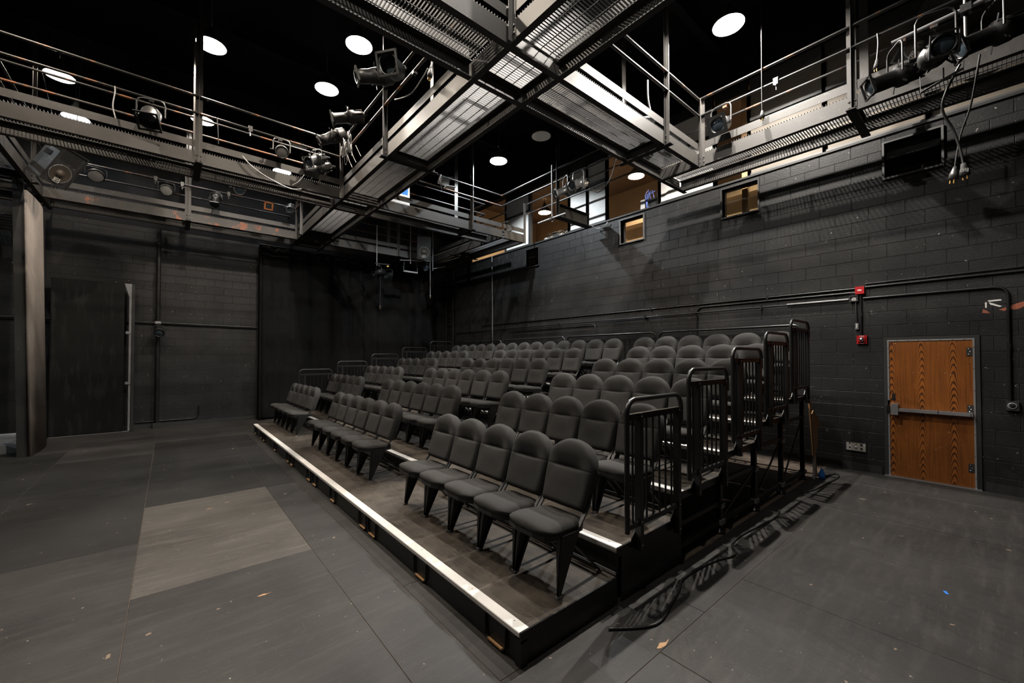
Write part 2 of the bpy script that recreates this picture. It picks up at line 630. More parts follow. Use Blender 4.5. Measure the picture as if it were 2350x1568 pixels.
# door_1: oak door with panic bar
d1 = struct('door_1')
mb = MB()
x0 = XW - .022
mb.box(x0, XW + .05, .115, .16, 0, 2.055).box(x0, XW + .05, 1.02, 1.065, 0, 2.055).box(x0, XW + .05, .16, 1.02, 2.01, 2.055)
mb.build('door_frame', M['frame_dark'], d1)
mb = MB()
mb.box(x0 - .006, x0 + .02, .16, .178, .012, 2.01).box(x0 - .006, x0 + .02, 1.002, 1.02, .012, .93).box(x0 - .006, x0 + .02, 1.002, 1.02, 1.12, 2.01).box(x0 - .006, x0 + .02, .178, 1.002, 1.99, 2.01)
mb.build('weather_strip', M['alu'], d1)
mb = MB()
for k in range(7):
    for yy in (.169, 1.011):
        zz = .15 + .29 * k
        if .9 < zz < 1.15:
            continue
        mb.lathe([(.005, 0), (.004, .003), (0, .004)], 8, axis_m((x0 - .006, yy, zz), (-1, 0, 0)))
    mb.lathe([(.005, 0), (.004, .003), (0, .004)], 8, axis_m((x0 - .006, .25 + .11 * k, 2.0), (-1, 0, 0)))
mb.build('screw', M['matteblack'], d1, kind='stuff')
MB().box(x0 + .004, XW + .035, .178, 1.002, .015, 1.99).build('door_leaf', M['oak'], d1)
MB().box(x0 - .03, XW + .05, .115, 1.065, 0, .012).build('threshold', M['alu'], d1)
bar = MB().box(x0 - .062, x0 - .012, .205, .955, .968, 1.012).build('panic_bar', M['alu'], d1)
MB().box(x0 - .064, x0 - .011, .50, .506, .966, 1.014).build('bar_joint', M['matteblack'], bar)
MB().box(x0 - .075, x0 + .004, .905, .985, .915, 1.075).build('latch_box', M['alu'], d1)
MB().box(x0 - .05, x0 + .004, .185, .215, .965, 1.015).build('bar_end', M['steelgrey'], d1)
MB().box(x0 - .03, x0 + .01, 1.0, 1.035, .945, 1.04).build('strike', M['matteblack'], d1)
for zz in (.28, 1.06, 1.83):
    h = MB().box(x0 - .003, x0 + .004, .182, .235, zz - .055, zz + .055).build('hinge', M['frame_dark'], d1)
    mb = MB()
    for q in (-.035, 0, .035):
        mb.lathe([(.006, 0), (0, .004)], 8, axis_m((x0 - .003, .2 + .015 * (q != 0), zz + q), (-1, 0, 0)))
    mb.build('hinge_screw', M['chrome'], h, kind='stuff')
MB().box(x0 + .001, x0 + .004, .94, .975, 1.12, 1.22).build('tape_patch', M['matteblack'], d1)

# four small windows in the block wall
for i, w in enumerate(WIN):
    wn = struct('window_%d' % (i + 1))
    a, b, c, d = w
    mb = MB()
    f = .025
    mb.box(XW - .03, XW + .12, a - f, a, c - f, d + f).box(XW - .03, XW + .12, b, b + f, c - f, d + f)
    mb.box(XW - .03, XW + .12, a, b, d, d + f).box(XW - .045, XW + .12, a, b, c - f, c)
    mb.build('window_frame', M['frame_grey'] if i in (0, 3) else M['frame_dark'], wn)
    if i != 0:
        MB().box(XW + .05, XW + .056, a, b, c, d).build('pane', M['glass'], wn)
    if i == 3:
        MB().box(XW + .10, XW + .115, a, b, d - .20, d - .10).build('reflection_strip', M['greyboard'], wn)  # pale strip standing in for the reflection streak on this pane

# gallery behind the storefront above the wall: floor, back wall, ceiling, frames, boards
ga = struct('wall_gallery')
MB().box(11.6, 11.8, YF, YB, 3.9, ZC).build('back_plaster', M['tan'], ga)
MB().box(XW + .2, 11.8, YF, YB, 3.7, 3.9).build('gallery_floor', M['under'], ga)
MB().box(XW + .2, 11.6, YF, YB, 7.3, 7.4).build('gallery_ceiling', M['brownceil'], ga)
MB().box(XW + .22, 11.6, 12.2, 12.3, 3.9, 7.3).build('end_plaster', M['tan'], ga)
MB().box(XW + .22, 11.6, 1.86, 1.94, 3.9, 7.3).build('added_light_block', M['frame_dark'], ga)  # added wall, keeps the gallery lamplight out of the door-end bays
MB().box(11.2, 11.6, 2.0, 8.3, 5.95, 6.25).build('bulkhead', M['tan'], ga)
MB().box(11.35, 11.6, -1, 12, 4.95, 5.05).build('shelf', M['white'], ga)
X0 = XW + .04
mull = [10.79, 10.10, 8.93, 7.385, 6.76, 6.145, 4.72, 3.53, 2.9, 1.76, .56, -.9, -2.4]
wi = 5
SEG = [(10.10, 8.97, 'panel'), (8.93, 7.385, None), (7.385, 6.76, 'panel'), (6.76, 6.145, 'panel'), (6.145, 4.72, None), (4.72, 3.53, 'panel'),
       (3.53, 2.9, None), (2.9, 1.76, 'tanpanel'), (1.76, .56, 'tanpanel'), (.56, -.9, 'tanpanel'), (-.9, -2.4, 'tanpanel')]
for (a, b, kind) in SEG:
    wn = struct('window_%d' % wi)
    wi += 1
    zt = 6.75
    mb = MB()
    for yy in (a, b):
        mb.box(X0, X0 + .09, yy - .025, yy + .025, WTOP + .035, zt)
    mb.box(X0, X0 + .09, b + .025, a - .025, zt, zt + .2)
    if kind:
        mb.box(X0, X0 + .09, b + .025, a - .025, WTOP + .035, WTOP + .09)
        mb.box(X0 - .004, X0 + .08, b + .025, a - .025, 6.16, 6.21)
    mb.build('window_frame', M['frame_grey'] if a < 2.95 else M['frame_dark'], wn)
    if kind:
        MB().box(X0 + .04, X0 + .055, b + .025, a - .025, WTOP + .09, 6.16).build('infill_board', M[kind], wn)
        MB().box(X0 + .04, X0 + .055, b + .025, a - .025, 6.21, zt).build('infill_board', M[kind], wn)

# ------------------------------------------------------------------ seating riser
RX, RD, RZ = 1.53, .92, .2
RY0, RY1 = 1.75, 11.2
NT = 6
TIER = []
for i in range(NT):
    lab = ['lowest tier of the black seating riser, its white edge along the open floor', 'second tier of the black seating riser, white edged, under the second row',
           'third tier of the black seating riser, white edged, under the third row', 'fourth tier of the black seating riser, white edged, under the fourth row',
           'fifth tier of the black seating riser, white edged, under the fifth row', 'top tier of the black seating riser, under the back row'][i]
    TIER.append(thing('riser_tier', lab, 'riser', (RX + RD * i, RY0, 0), 'tiers of the seating riser'))
for i in range(NT):
    rs = TIER[i]
    x = RX + RD * i
    O = (x, RY0, 0)
    z = RZ * (i + 1)
    x1 = x + RD - .035 + (.07 if i == NT - 1 else 0)
    MB(O).box(x + .075, x1 + .02, RY0, RY1, z - .045, z).build('deck', M['deck'], rs)
    ns = MB(O).prism([(0, -.028), (0, -.004), (.004, 0), (.075, 0), (.075, -.045), (.012, -.045), (.012, -.028)],
                     lambda p, q: (x + p, RY0 + .002, z + q), lambda p, q: (x + p, RY1 - .002, z + q)).build('nosing', M['nosing'], rs)
    mb = MB(O)
    nb = 9
    for k in range(nb):
        mb.lathe([(.006, 0), (.003, .002), (0, .0025)], 8, axis_m((x + .05, RY0 + .1 + (RY1 - RY0 - .2) * k / (nb - 1), z), (0, 0, 1)))
    mb.build('rivet', M['steelgrey'], ns, kind='stuff')
    mb = MB(O).box(x + .014, x + .034, RY0 + .01, RY1 - .01, z - RZ + (.004 if i else .006), z - .045)
    mb.build('fascia', M['blackmetal'], rs)
    if i:
        MB(O).box(x - .006, x + .008, RY0 + .01, RY1 - .01, z - RZ + .001, z - RZ + .024).build('base_trim', M['alu'], rs)
    # side edge of the deck
    for yy in (RY0 - .012, RY1):
        MB(O).box(x, x1 + .02, yy, yy + .012, z - .06, z + .002).build('side_edge', M['blackmetal'], rs)
# closed side skirt of the two lowest tiers
for yy in (RY0 - .004, RY1 - .006):
    for i in (0, 1):
        MB((RX + RD * i, RY0, 0)).box(RX + RD * i + .055, RX + RD * (i + 1), yy, yy + .01, .012, .2 * (i + 1) - .06).build('side_skirt', M['blackmetal'], TIER[i])
# corner post
O = (RX, RY0, 0)
rs = TIER[0]
MB(O).box(RX + .002, RX + .05, RY0 - .012, RY0 + .04, 0.004, .155).build('corner_post', M['blackmetal'], rs)
# U-shaped loops along the front
for yc in (1.98, 2.95, 3.95, 4.2, 5.2, 6.0, 6.3, 7.35, 7.62, 8.7, 9.85, 10.2, 10.9):
    w, r = .10, .04
    pts = [(0, -w, .15), (0, -w, .05)] + [(0, -w + r - r * math.cos(a), .05 - r * math.sin(a)) for a in (.4, .8, 1.2, PI / 2)]
    pts += [(0, w - r + r * math.sin(a), .05 - r * math.cos(a)) for a in (0.05, .4, .8, 1.2)] + [(0, w, .05), (0, w, .15)]
    lp = MB(O).tube([(RX + .004, yc + p[1], p[2] + .006) for p in pts], .008, 6).build('loop', M['blackmetal'], rs)
    MB(O).box(RX - .004, RX + .012, yc - .07, yc + .07, .014, .024).build('loop_pad', M['plank'], lp)
# under-frame: legs, rails, casters, clamps on both sides, plain legs inside
for side, yy in ((0, RY0 + .05), (1, RY1 - .05)):
    for i in range(1, NT):
        rs = TIER[i]
        O = (RX + RD * i, RY0, 0)
        x = RX + RD * (i + 1) - .04
        z = RZ * (i + 1) - .05
        MB(O).box(x - .025, x + .025, yy - .025, yy + .025, .06, z).build('upright', M['blackmetal'], rs)
        cs = MB(O).lathe([(.0, 0), (.055, 0), (.055, .012), (.03, .02), (.03, .06), (0, .06)], 14, Matrix.Translation((x, yy, .002))).build('leveling_foot', M['blackmetal'], rs)
        MB(O).box(x - .045, x + .045, yy - .04, yy + .03, .085, .135).build('clamp', M['steelgrey'], cs)
        if side == 0 and z > .42:
            MB(O).box(x - .04, x + .04, yy - .04, yy + .03, z - .30, z - .25).build('bolted_collar', M['steelgrey'], rs)
        xr = x - RD + .035
        MB(O).box(xr + .025, x - .025, yy - .018, yy + .018, .085, .125).build('bottom_rail', M['blackmetal'], rs)
        if i > 1:
            MB(O).box(xr + .025, x - .025, yy - .018, yy + .018, z - RZ * 1.2 - .03, z - RZ * 1.2 + .01).build('middle_rail', M['blackmetal'], rs)
        if i > 2:
            MB(O).bar((xr + .03, yy, .14), (x - .03, yy, z - RZ * 1.2 - .05), .012, .03).build('diagonal_brace', M['blackmetal'], rs)
for i in range(1, NT):
    rs = TIER[i]
    O = (RX + RD * i, RY0, 0)
    x = RX + RD * (i + 1) - .04
    mb = MB(O)
    for yy in (4.1, 6.5, 8.9):
        mb.box(x - .025, x + .025, yy - .025, yy + .025, .002, RZ * (i + 1) - .05)
    mb.build('inner_legs', M['blackmetal'], rs, kind='stuff')


# guard rails on the riser -----------------------------------------------------
def rail_frame(name, label, P, Lr, z0, z1, legs, nb, group, drop=0.0, mat='blackmetal', bar_mat=None):
    """P(t, o, z): point at t along the rail, o across it"""
    t = thing(name, label, 'guard rail', P(0, 0, z0), group)
    o = P(0, 0, z0)
    r, R = .019, .10
    pts = [P(0, 0, z0 - drop)] + [P(0, 0, z1 - R)]
    pts += [P(R - R * math.cos(a), 0, z1 - R + R * math.sin(a)) for a in (.35, .7, 1.05, 1.35, PI / 2)]
    pts += [P(Lr - R + R * math.sin(a), 0, z1 - R + R * math.cos(a)) for a in (0, .25, .5, .85, 1.2)]
    pts += [P(Lr, 0, z1 - R), P(Lr, 0, z1 - .22)]
    MB(o).tube(pts, r, 10).build('top_tube', M['railgloss'], t)
    zb = z1 - .125
    MB(o).bar(P(.02, 0, zb), P(Lr - .0, 0, zb), .03, .045).build('top_bar', M[bar_mat or mat], t)
    MB(o).bar(P(.02, 0, z0 + .14), P(Lr - .04, 0, z0 + .14), .025, .035).build('bottom_bar', M[mat], t)
    for lt, dn in legs:
        pp = MB(o).bar(P(lt, .004, z0 - dn), P(lt, .004, zb + .02), .05, .042).build('post', M[mat], t)
        mb = MB(o)
        for zz in (zb, z0 + .15, z0 - dn + .04):
            q = P(lt, .004, zz)
            nrm = Vector(P(lt, 1, zz)) - Vector(P(lt, 0, zz))
            c = Vector(q) - nrm * .026
            mb.lathe([(.007, 0), (.005, .004), (0, .005)], 8, axis_m(c, -nrm))
        mb.build('bolt', M['chrome'], pp, kind='stuff')
        br = MB(o).prism([(-.06, 0.03), (.0, .09), (.03, .09), (.03, -.05), (-.03, -.05), (-.06, 0)],
                         lambda a, b: P(lt + a, .028, z0 + b), lambda a, b: P(lt + a, .0355, z0 + b)).build('bracket', M[mat], t)
    for k in range(nb):
        tt = .07 + (Lr - .14) * k / (nb - 1)
        if any(abs(tt - lt) < .045 for lt, dn in legs):
            continue
        MB(o).tube([P(tt, 0, z0 + .15), P(tt, 0, zb - .015)], .009, 6, cap=False).build('baluster', M[mat], t)
    return t


ORD = ['first', 'second', 'third', 'fourth', 'fifth', 'sixth', 'seventh', 'eighth', 'ninth', 'tenth', 'eleventh', 'twelfth', 'thirteenth',
       'fourteenth', 'fifteenth', 'sixteenth', 'seventeenth', 'eighteenth', 'nineteenth', 'twentieth']
for i in range(1, NT):
    x = RX + RD * i
    z = RZ * (i + 1)
    lab = ['', 'lowest black guard rail on the door side of the riser', 'second lowest guard rail on the door side of the riser',
           'middle one of five guard rails on the door side of the riser', 'fourth guard rail up the door side of the riser, red tinted bar',
           'highest guard rail on the door side of the riser, beside the back row'][i]
    rail_frame('guard_rail', lab, lambda t, o, zz, x=x: (x + .06 + t, RY0 - .05 + o, zz), .78, z, z + 1.05, [(.16, .06), (.72, .09)], 8,
               'guard rails on the door side', drop=-.10, bar_mat='redtint' if i > 3 else None)
    lab = ['', 'lowest guard rail on the curtain side of the riser', 'second lowest guard rail on the curtain side of the riser',
           'middle one of five guard rails on the curtain side', 'fourth guard rail up the curtain side of the riser',
           'highest guard rail on the curtain side of the riser'][i]
    rail_frame('guard_rail', lab, lambda t, o, zz, x=x: (x + .06 + t, RY1 + .05 - o, zz), .78, z, z + 1.05, [(.12, .06), (.68, .06)], 8,
               'guard rails on the curtain side', drop=-.10)
bk = [(11.15, 8.92), (8.83, 6.52), (6.45, 4.17), (4.10, 1.83)]
for k, (a, b) in enumerate(bk):
    lab = ['back guard rail behind the top row, at the curtain end', 'back guard rail behind the top row, next to the curtain end one',
           'back guard rail behind the top row, next to the door end one', 'back guard rail behind the top row, at the door end'][k]
    rail_frame('back_rail', lab, lambda t, o, zz, a=a: (7.14 + o, a - t, zz), a - b, 1.2, 2.235, [(.25, .05), ((a - b) * .5, .05), (a - b - .25, .05)], 18,
               'guard rails behind the top row', drop=-.10)

# ------------------------------------------------------------------ chairs
def pillow(rows, ns, wfun, pos, tf, tb):
    """rows: list of length-wise stations; returns MB of a closed cushion"""
    mb = MB()
    ss = [math.sin(PI / 2 * (-1 + 2 * k / (ns - 1))) for k in range(ns)]
    fr, bkk, vs = [], [], []
    for i, h in enumerate(rows):
        rf, rb = [], []
        for k, s in enumerate(ss):
            xx = s * wfun(h)
            vs.append(pos(xx, h, tf(xx, h, s)))
            rf.append(len(vs) - 1)
            if i in (0, len(rows) - 1) or k in (0, ns - 1):
                rb.append(len(vs) - 1)
            else:
                vs.append(pos(xx, h, -tb(xx, h, s)))
                rb.append(len(vs) - 1)
        fr.append(rf)
        bkk.append(rb)
    fs = []
    for i in range(len(rows) - 1):
        for k in range(ns - 1):
            fs.append((fr[i][k], fr[i][k + 1], fr[i + 1][k + 1], fr[i + 1][k]))
            fs.append((bkk[i][k + 1], bkk[i][k], bkk[i + 1][k], bkk[i + 1][k + 1]))
    return mb.add(vs, fs, True)


BHt = .485
BT = Vector((.155, 0, .460)).normalized()
BN = Vector((-BT.z, 0, BT.x))
BO = Vector((.285, 0, .475))


def bw(h):
    if h < .27:
        return .200 + .020 * (h / .27)
    q = min(1.0, (h - .27) / (BHt - .27))
    return .220 * max(1e-4, (1 - q ** 2.25)) ** (1 / 2.25)


def b_edge(x, h):
    if h < .27:
        rho = abs(x) / bw(h)
        bt = 1 if h > .035 else math.sqrt(max(0, 1 - (1 - h / .035) ** 2))
    else:
        rho = min(1, ((abs(x) / .22) ** 2.25 + ((h - .27) / (BHt - .27)) ** 2.25) ** (1 / 2.25))
        bt = 1
    return math.sqrt(max(0, 1 - rho ** 16)) * bt


def b_front(x, h, s):
    e = b_edge(x, h)
    ax = abs(x)
    S = math.exp(-(ax / .122) ** 4)
    hc = .275
    g = math.exp(-(h - hc) / .05) if h >= hc else math.exp(-((hc - h) / .009) ** 2)
    d = -.052 * S * g
    d += -.004 * math.exp(-((h - hc) / .006) ** 2) * (1 - S)
    d += .010 * math.exp(-((h - .20) / .07) ** 2) * math.exp(-(x / .14) ** 2)      # lumbar swell
    d += .012 * math.exp(-((h - .40) / .06) ** 2)
    d += -.006 * math.exp(-((ax - .135 - .25 * max(0, .27 - h)) / .02) ** 2) * (1 if .12 < h < .27 else .0)
    return max(.004, (.050 + d)) * e


brow = [0, .004, .012, .025, .04, .07, .11, .15, .19, .22, .24, .252, .260, .266, .270, .274, .278, .284, .292, .303, .318, .335, .355, .375, .395,
        .415, .433, .448, .460, .469, .476, .481, .485]
back_mb = pillow(brow, 25, bw, lambda x, h, c: BO + BT * h + BN * c + Vector((0, x, 0)), b_front, lambda x, h, s: .066 * b_edge(x, h))


def sw(u):
    q = abs(2 * u - 1)
    base = .2205 - .024 * u
    if u < .5:
        return base * max(1e-4, 1 - q ** 6) ** (1 / 3.2)
    return base * max(1e-4, 1 - q ** 9) ** (1 / 3.2)


def s_edge(x, u):
    base = .2205 - .024 * u
    rho = min(1, ((abs(x) / base) ** 5 + abs(2 * u - 1) ** 6) ** (1 / 5.5))
    return math.sqrt(max(0, 1 - rho ** 8))


def s_top(x, u, s):
    e = s_edge(x, u)
    dip = -.024 * math.exp(-((u - .70) / .22) ** 2) * math.exp(-(x / .13) ** 2)
    dip += .010 * math.exp(-((u - .25) / .2) ** 2) * math.exp(-(x / .16) ** 2)
    dip += -.006 * (1 - math.exp(-(x / .17) ** 2)) * (u < .25)
    return (.054 + dip) * e


srow = [0, .01, .03, .06, .10, .15, .21, .28, .35, .42, .5, .58, .66, .74, .81, .87, .92, .955, .98, .993, 1]
SO = Vector((-.105, 0, .418))
seat_mb = pillow(srow, 23, sw, lambda x, u, c: SO + Vector((.425 * u, x, c - .022 * u)), s_top, lambda x, u, s: .012 * s_edge(x, u))
seat_me = seat_mb.build('seat', M['fabric'])
back_me = back_mb.build('backrest', M['fabric'])
# piping round the backrest
pts = []
for k in range(41):
    a = k / 40
    if a < .25:
        h = .27 * a / .25
        x = bw(h)
    elif a < .75:
        th = (a - .25) / .5 * PI
        c, s_ = math.cos(th), math.sin(th)
        q = (abs(c) ** 2.25 + abs(s_) ** 2.25) ** (1 / 2.25)
        x = .22 * c / q
        h = .27 + (BHt - .27) * s_ / q
    else:
        h = .27 * (1 - a) / .25
        x = -bw(h)
    pts.append(BO + BT * h + BN * .012 + Vector((0, x * .992, 0)))
pip_me = MB().tube(pts, .0032, 5, cap=False).build('piping', M['piping'])
# seat pan
outl = []
for k in range(21):
    u = k / 20
    outl.append((u, sw(min(max(u, .004), .996)) * .992))
poly = [(u, w) for u, w in outl] + [(u, -w) for u, w in outl[::-1]]
pan_me = MB().prism(poly, lambda u, w: (-.105 + .425 * u, w, .380 - .02 * u), lambda u, w: (-.105 + .425 * u, w, .411 - .022 * u)).build('seat_pan', M['chair_metal'])


def leg_mb(sgn):
    y = sgn * .2155
    mb = MB()
    # tapered pressed-steel plate from seat pan to foot
    mb.prism([(-.006, .012), (.022, .012), (.205, .388), (.035, .388), (.014, .25)],
             lambda a, b: (a, y - .004, b), lambda a, b: (a, y + .004, b))
    # return flange across the front
    mb.prism([(-.006, .012), (.014, .25), (.035, .388), (.041, .388), (.020, .25), (0, .012)],
             lambda a, b: (a, y - sgn * (.006 + max(0, b - .10) * .15), b), lambda a, b: (a, y + sgn * .004, b))
    # upright carried on to the backrest
    mb.bar((.012, y - sgn * .011, .014), (.215, y - sgn * .011, .40), .012, .026, (0, 1, 0))
    mb.bar((.215, y - sgn * .011, .40), (.325, y - sgn * .011, .53), .012, .026, (0, 1, 0))
    mb.bar((.325, y - sgn * .011, .53), (.43, y - sgn * .045, .84), .012, .022, (0, 1, 0))
    return mb


def rear_mb(sgn):
    y = sgn * .178
    mb = MB()
    mb.bar((.478, y, .012), (.10, y, .375), .010, .028, (0, 1, 0))
    return mb


fl_me = [leg_mb(s).build('leg', M['chair_metal']) for s in (-1, 1)]
rl_me = [rear_mb(s).build('leg', M['chair_metal']) for s in (-1, 1)]
ft_me = [MB().box(-.012, .030, s * .2115 - .010, s * .2115 + .010, .0, .016).build('glide', M['steelgrey']) for s in (-1, 1)]
fr_me = [MB().box(.464, .490, s * .178 - .010, s * .178 + .010, .0, .016).build('glide', M['steelgrey']) for s in (-1, 1)]
ap_me = MB().prism([(-.2, .388), (.2, .388), (.2, .345), (.11, .315), (-.11, .315), (-.2, .345)], lambda a, b: (.036, a, b), lambda a, b: (.042, a, b)).build('apron', M['chair_metal'])
cb_me = MB().bar((.44, -.172, .045), (.44, .172, .045), .012, .03).build('crossbar', M['chair_metal'])
cb2_me = MB().bar((.16, -.172, .315), (.16, .172, .315), .012, .02).build('crossbar', M['chair_metal'])
PROTO = [seat_me, back_me, pip_me, pan_me] + fl_me + rl_me + ft_me + fr_me + [ap_me, cb_me, cb2_me]


def chair(x, y, z, label, group, rot=0.0):
    t = thing('folding_chair', label, 'chair', (x, y, z + .001), group)
    t.rotation_euler.z = rot
    cp = {}
    for p in PROTO:
        o = p.copy()
        COL.objects.link(o)
        cp[p] = o
        o.parent = t
    cp[pip_me].parent = cp[back_me]
    cp[pan_me].parent = cp[seat_me]
    for a, b in zip(fl_me + rl_me, ft_me + fr_me):
        cp[b].parent = cp[a]
    return t


rown = ['front row', 'second row', 'third row', 'fourth row', 'fifth row', 'back row']
CF = .402
for r in range(5):
    x = RX + RD * r + CF
    z = RZ * (r + 1)
    for k in range(5):
        chair(x + random.uniform(-.006, .006), 2.043 + .4466 * k, z, 'charcoal padded folding chair, %s from the rails, %s, block by the door' % (ORD[k], rown[r]),
              'padded folding chairs', random.uniform(-.004, .004))
    for k in range(6):
        chair(x + random.uniform(-.006, .006), 5.258 + .4575 * k, z, 'charcoal padded folding chair, %s from the door side, %s, middle block' % (ORD[k], rown[r]),
              'padded folding chairs', random.uniform(-.004, .004))
    for k in range(5):
        chair(x + random.uniform(-.006, .006), 10.91 - .4476 * k, z, 'charcoal padded folding chair, %s from the curtain end, %s, block by the curtain' % (ORD[k], rown[r]),
              'padded folding chairs', random.uniform(-.004, .004))
yb = [2.043 + .4466 * k for k in range(6)] + [4.98 + .453 * k for k in range(7)] + [8.18, 8.64] + [10.91 - .4476 * k for k in range(4, -1, -1)]
for k, y in enumerate(yb):
    chair(RX + RD * 5 + CF - .02, y, RZ * 6, 'charcoal padded folding chair, %s from the door end of the back row' % ORD[k], 'padded folding chairs', random.uniform(-.004, .004))
for p in PROTO:
    bpy.data.objects.remove(p)

# ------------------------------------------------------------------ catwalks
ZB = 5.0
GZ = ZB + .2            # top of the channels
R1, R2 = ZB + .83, ZB + 1.115
A_RUNS = [(-2.82, -1.98), (2.655, 3.48), (6.85, 7.68)]
B_RUNS = [(3.19, 3.925), (8.53, 9.27), (12.28, 13.05)]


def minus(lo, hi, cuts):
    out = []
    x = lo
    for a, b in sorted(cuts):
        if b <= lo or a >= hi:
            continue
        if a > x:
            out.append((x, a))
        x = max(x, b)
    if x < hi:
        out.append((x, hi))
    return out


def run(axis, a, b, lo, hi, label, posts, hangers, opens, breaks, skip_rail=(), rust=(), far_pipes=True):
    """axis 'x': runs along X with sides at Y=a (near) and Y=b; axis 'y': along Y with sides at X=a, X=b"""
    if axis == 'x':
        P = lambda t, c, z: (t, c, z)
    else:
        P = lambda t, c, z: (c, t, z)
    o = P((lo + hi) / 2, (a + b) / 2, ZB)
    T = thing('catwalk', label, 'catwalk', o, 'catwalks over the hall')

    def bx(mb, t0, t1, c0, c1, z0, z1):
        p, q = P(t0, c0, z0), P(t1, c1, z1)
        return mb.box(min(p[0], q[0]), max(p[0], q[0]), min(p[1], q[1]), max(p[1], q[1]), z0, z1)
    for side, c, s in ((0, a, 1), (1, b, -1)):
        through = [(x0 + .079, x1 - .079) for x0, x1 in breaks if lo < x0 and x1 < hi]
        for t0, t1 in minus(lo, hi, breaks) + through:
            mb = MB(o)
            bx(mb, t0, t1, c, c + s * .008, ZB, GZ)
            bx(mb, t0, t1, c + s * .008, c + s * .075, ZB, ZB + .010)
            bx(mb, t0, t1, c + s * .008, c + s * .075, GZ - .010, GZ)
            mb.build('channel', M['cat_rust' if (side, round(t0, 1)) in rust else 'catwalk'], T)
        for t0, t1 in minus(lo, hi, [(p - .004, q + .004) for p, q in opens[side]]):
            bx(MB(o), t0, t1, c, c + s * .008, GZ + .072, GZ + .185).build('toe_plate', M['catwalk'], T)
            if (side, round(t0, 1)) in skip_rail:
                continue
            e0, e1 = (t0 > lo, t1 < hi)
            dd = .012 if axis == 'x' else .054
            t0, t1 = t0 + (dd if e0 else 0), t1 - (dd if e1 else 0)
            MB(o).tube([P(t0, c - s * .03, R1), P(t1, c - s * .03, R1)], .021, 8).build('middle_rail', M['rustpipe' if random.random() < .35 else 'pipe'], T)
            MB(o).tube([P(t0, c - s * .03, R2), P(t1, c - s * .03, R2)], .021, 8).build('top_rail', M['pipe'], T)
        for t in posts[side]:
            top = ZC - .43 if t in hangers else R2 + .01
            mb = MB(o)
            bx(mb, t - .05, t + .05, c - s * .009, c - s * .001, ZB - .02, top)
            bx(mb, t - .004, t + .004, c - s * .058, c - s * .009, ZB - .02, top)
            pp = mb.build('post', M['catwalk'], T)
            mb = MB(o)
            for dt in (-.03, .03):
                for zz in (ZB + .05, ZB + .13):
                    mb.lathe([(.014, 0), (.014, .009), (.010, .013), (0, .013)], 6, axis_m(P(t + dt, c - s * .009, zz), Vector(P(0, -s, 0))), smooth=False)
            mb.build('bolt', M['catwalk'], pp, kind='stuff')
    for t in hangers:
        mb = MB(o)
        bx(mb, t - .05, t + .05, a - .10, b + .10, ZB - .015, ZB - .001)
        bx(mb, t - .005, t + .005, a + .085, b - .085, ZB, ZB + .14)
        bx(mb, t - .05, t + .05, a + .085, b - .085, ZB + .14, ZB + .15)
        mb.build('cross_beam', M['cat_dark'], T)
    # bar grating: joined, past the limit of single pieces
    mb = MB(o)
    n = int((hi - lo) / .036)
    for k in range(n):
        t = lo + .016 + .036 * k
        if any(x0 - .004 < t < x1 + .004 for x0, x1 in breaks) and axis == 'x':
            continue
        bx(mb, t - .0026, t + .0026, a + .010, b - .010, GZ + .006, GZ + .031)
    mb.build('grating', M['grating'], T, kind='stuff')
    mb = MB(o)
    nr = 6
    for k in range(nr):
        c = a + .06 + (b - a - .12) * k / (nr - 1)
        for t0, t1 in (minus(lo, hi, breaks) if axis == 'x' else [(lo, hi)]):
            bx(mb, t0, t1, c - .004, c + .004, GZ + .0015, GZ + .009)
    mb.build('grating_rod', M['rod'], T, kind='stuff')
    return T


E2 = .003
full_breaks = [(x0 - E2, x1 + E2) for x0, x1 in A_RUNS]
bcross = [(y0, y1) for y0, y1 in B_RUNS]
across = [(x0, x1) for x0, x1 in A_RUNS]
run('y', *A_RUNS[1], -1.2, 13.3, 'long grey catwalk overhead, crossing the hall above the riser front', [[1.0, 3.13, 6.30, 8.47, 11.72, 12.22], [1.0, 6.30, 11.72]], [1.0, 6.30, 11.72],
    [bcross, bcross], [])
T2 = run('y', *A_RUNS[2], -1.6, 3.925, 'grey catwalk beside the gallery boards above the door end of the wall', [[1.16, 3.13], [1.16]], [1.16], [bcross, []], [])
MB(T2.location).box(6.93, 7.60, 3.917, 3.925, ZB, GZ).box(6.85, 7.75, 3.84, 3.917, ZB - .012, ZB - .002).build('end_channel', M['cat_dark'], T2)
T3 = run('y', *A_RUNS[2], 8.53, 13.3, 'dark catwalk beside the block wall, above the curtain corner', [[], [11.0]], [11.0], [bcross, bcross[1:]], [])
MB(T3.location).box(6.93, 7.67, 8.522, 8.530, ZB, GZ).box(6.93, 7.60, 8.53, 8.60, ZB, ZB + .01).build('end_channel', M['catwalk'], T3)
MB(T3.location).box(6.90, 7.67, 8.522, 8.530, GZ + .072, GZ + .185).build('end_toe_plate', M['catwalk'], T3)
MB(T3.location).box(7.62, 7.70, 8.510, 8.520, ZB - .02, R2).build('end_post', M['catwalk'], T3)
T4 = thing('rail_span', 'pair of pipes spanning between two catwalks before the gallery', 'railing', (A_RUNS[2][0] - .03, 6.2, R1))
for zz, nm_ in ((R1, 'middle_rail'), (R2, 'top_rail')):
    MB(T4.location).tube([(A_RUNS[2][0] - .03, 3.98, zz), (A_RUNS[2][0] - .03, 8.475, zz)], .021, 8).build(nm_, M['pipe'], T4)
    MB(T4.location).tube([(7.71, 3.95, zz - .02), (7.71, 8.47, zz - .02)], .019, 8).build('outer_' + nm_, M['pipe'], T4)
pp = MB(T4.location).box(6.842, 6.850, 6.41, 6.51, ZB - .02, ZC - .43).box(6.792, 6.842, 6.456, 6.464, ZB - .02, ZC - .43).build('post', M['cat_dark'], T4)
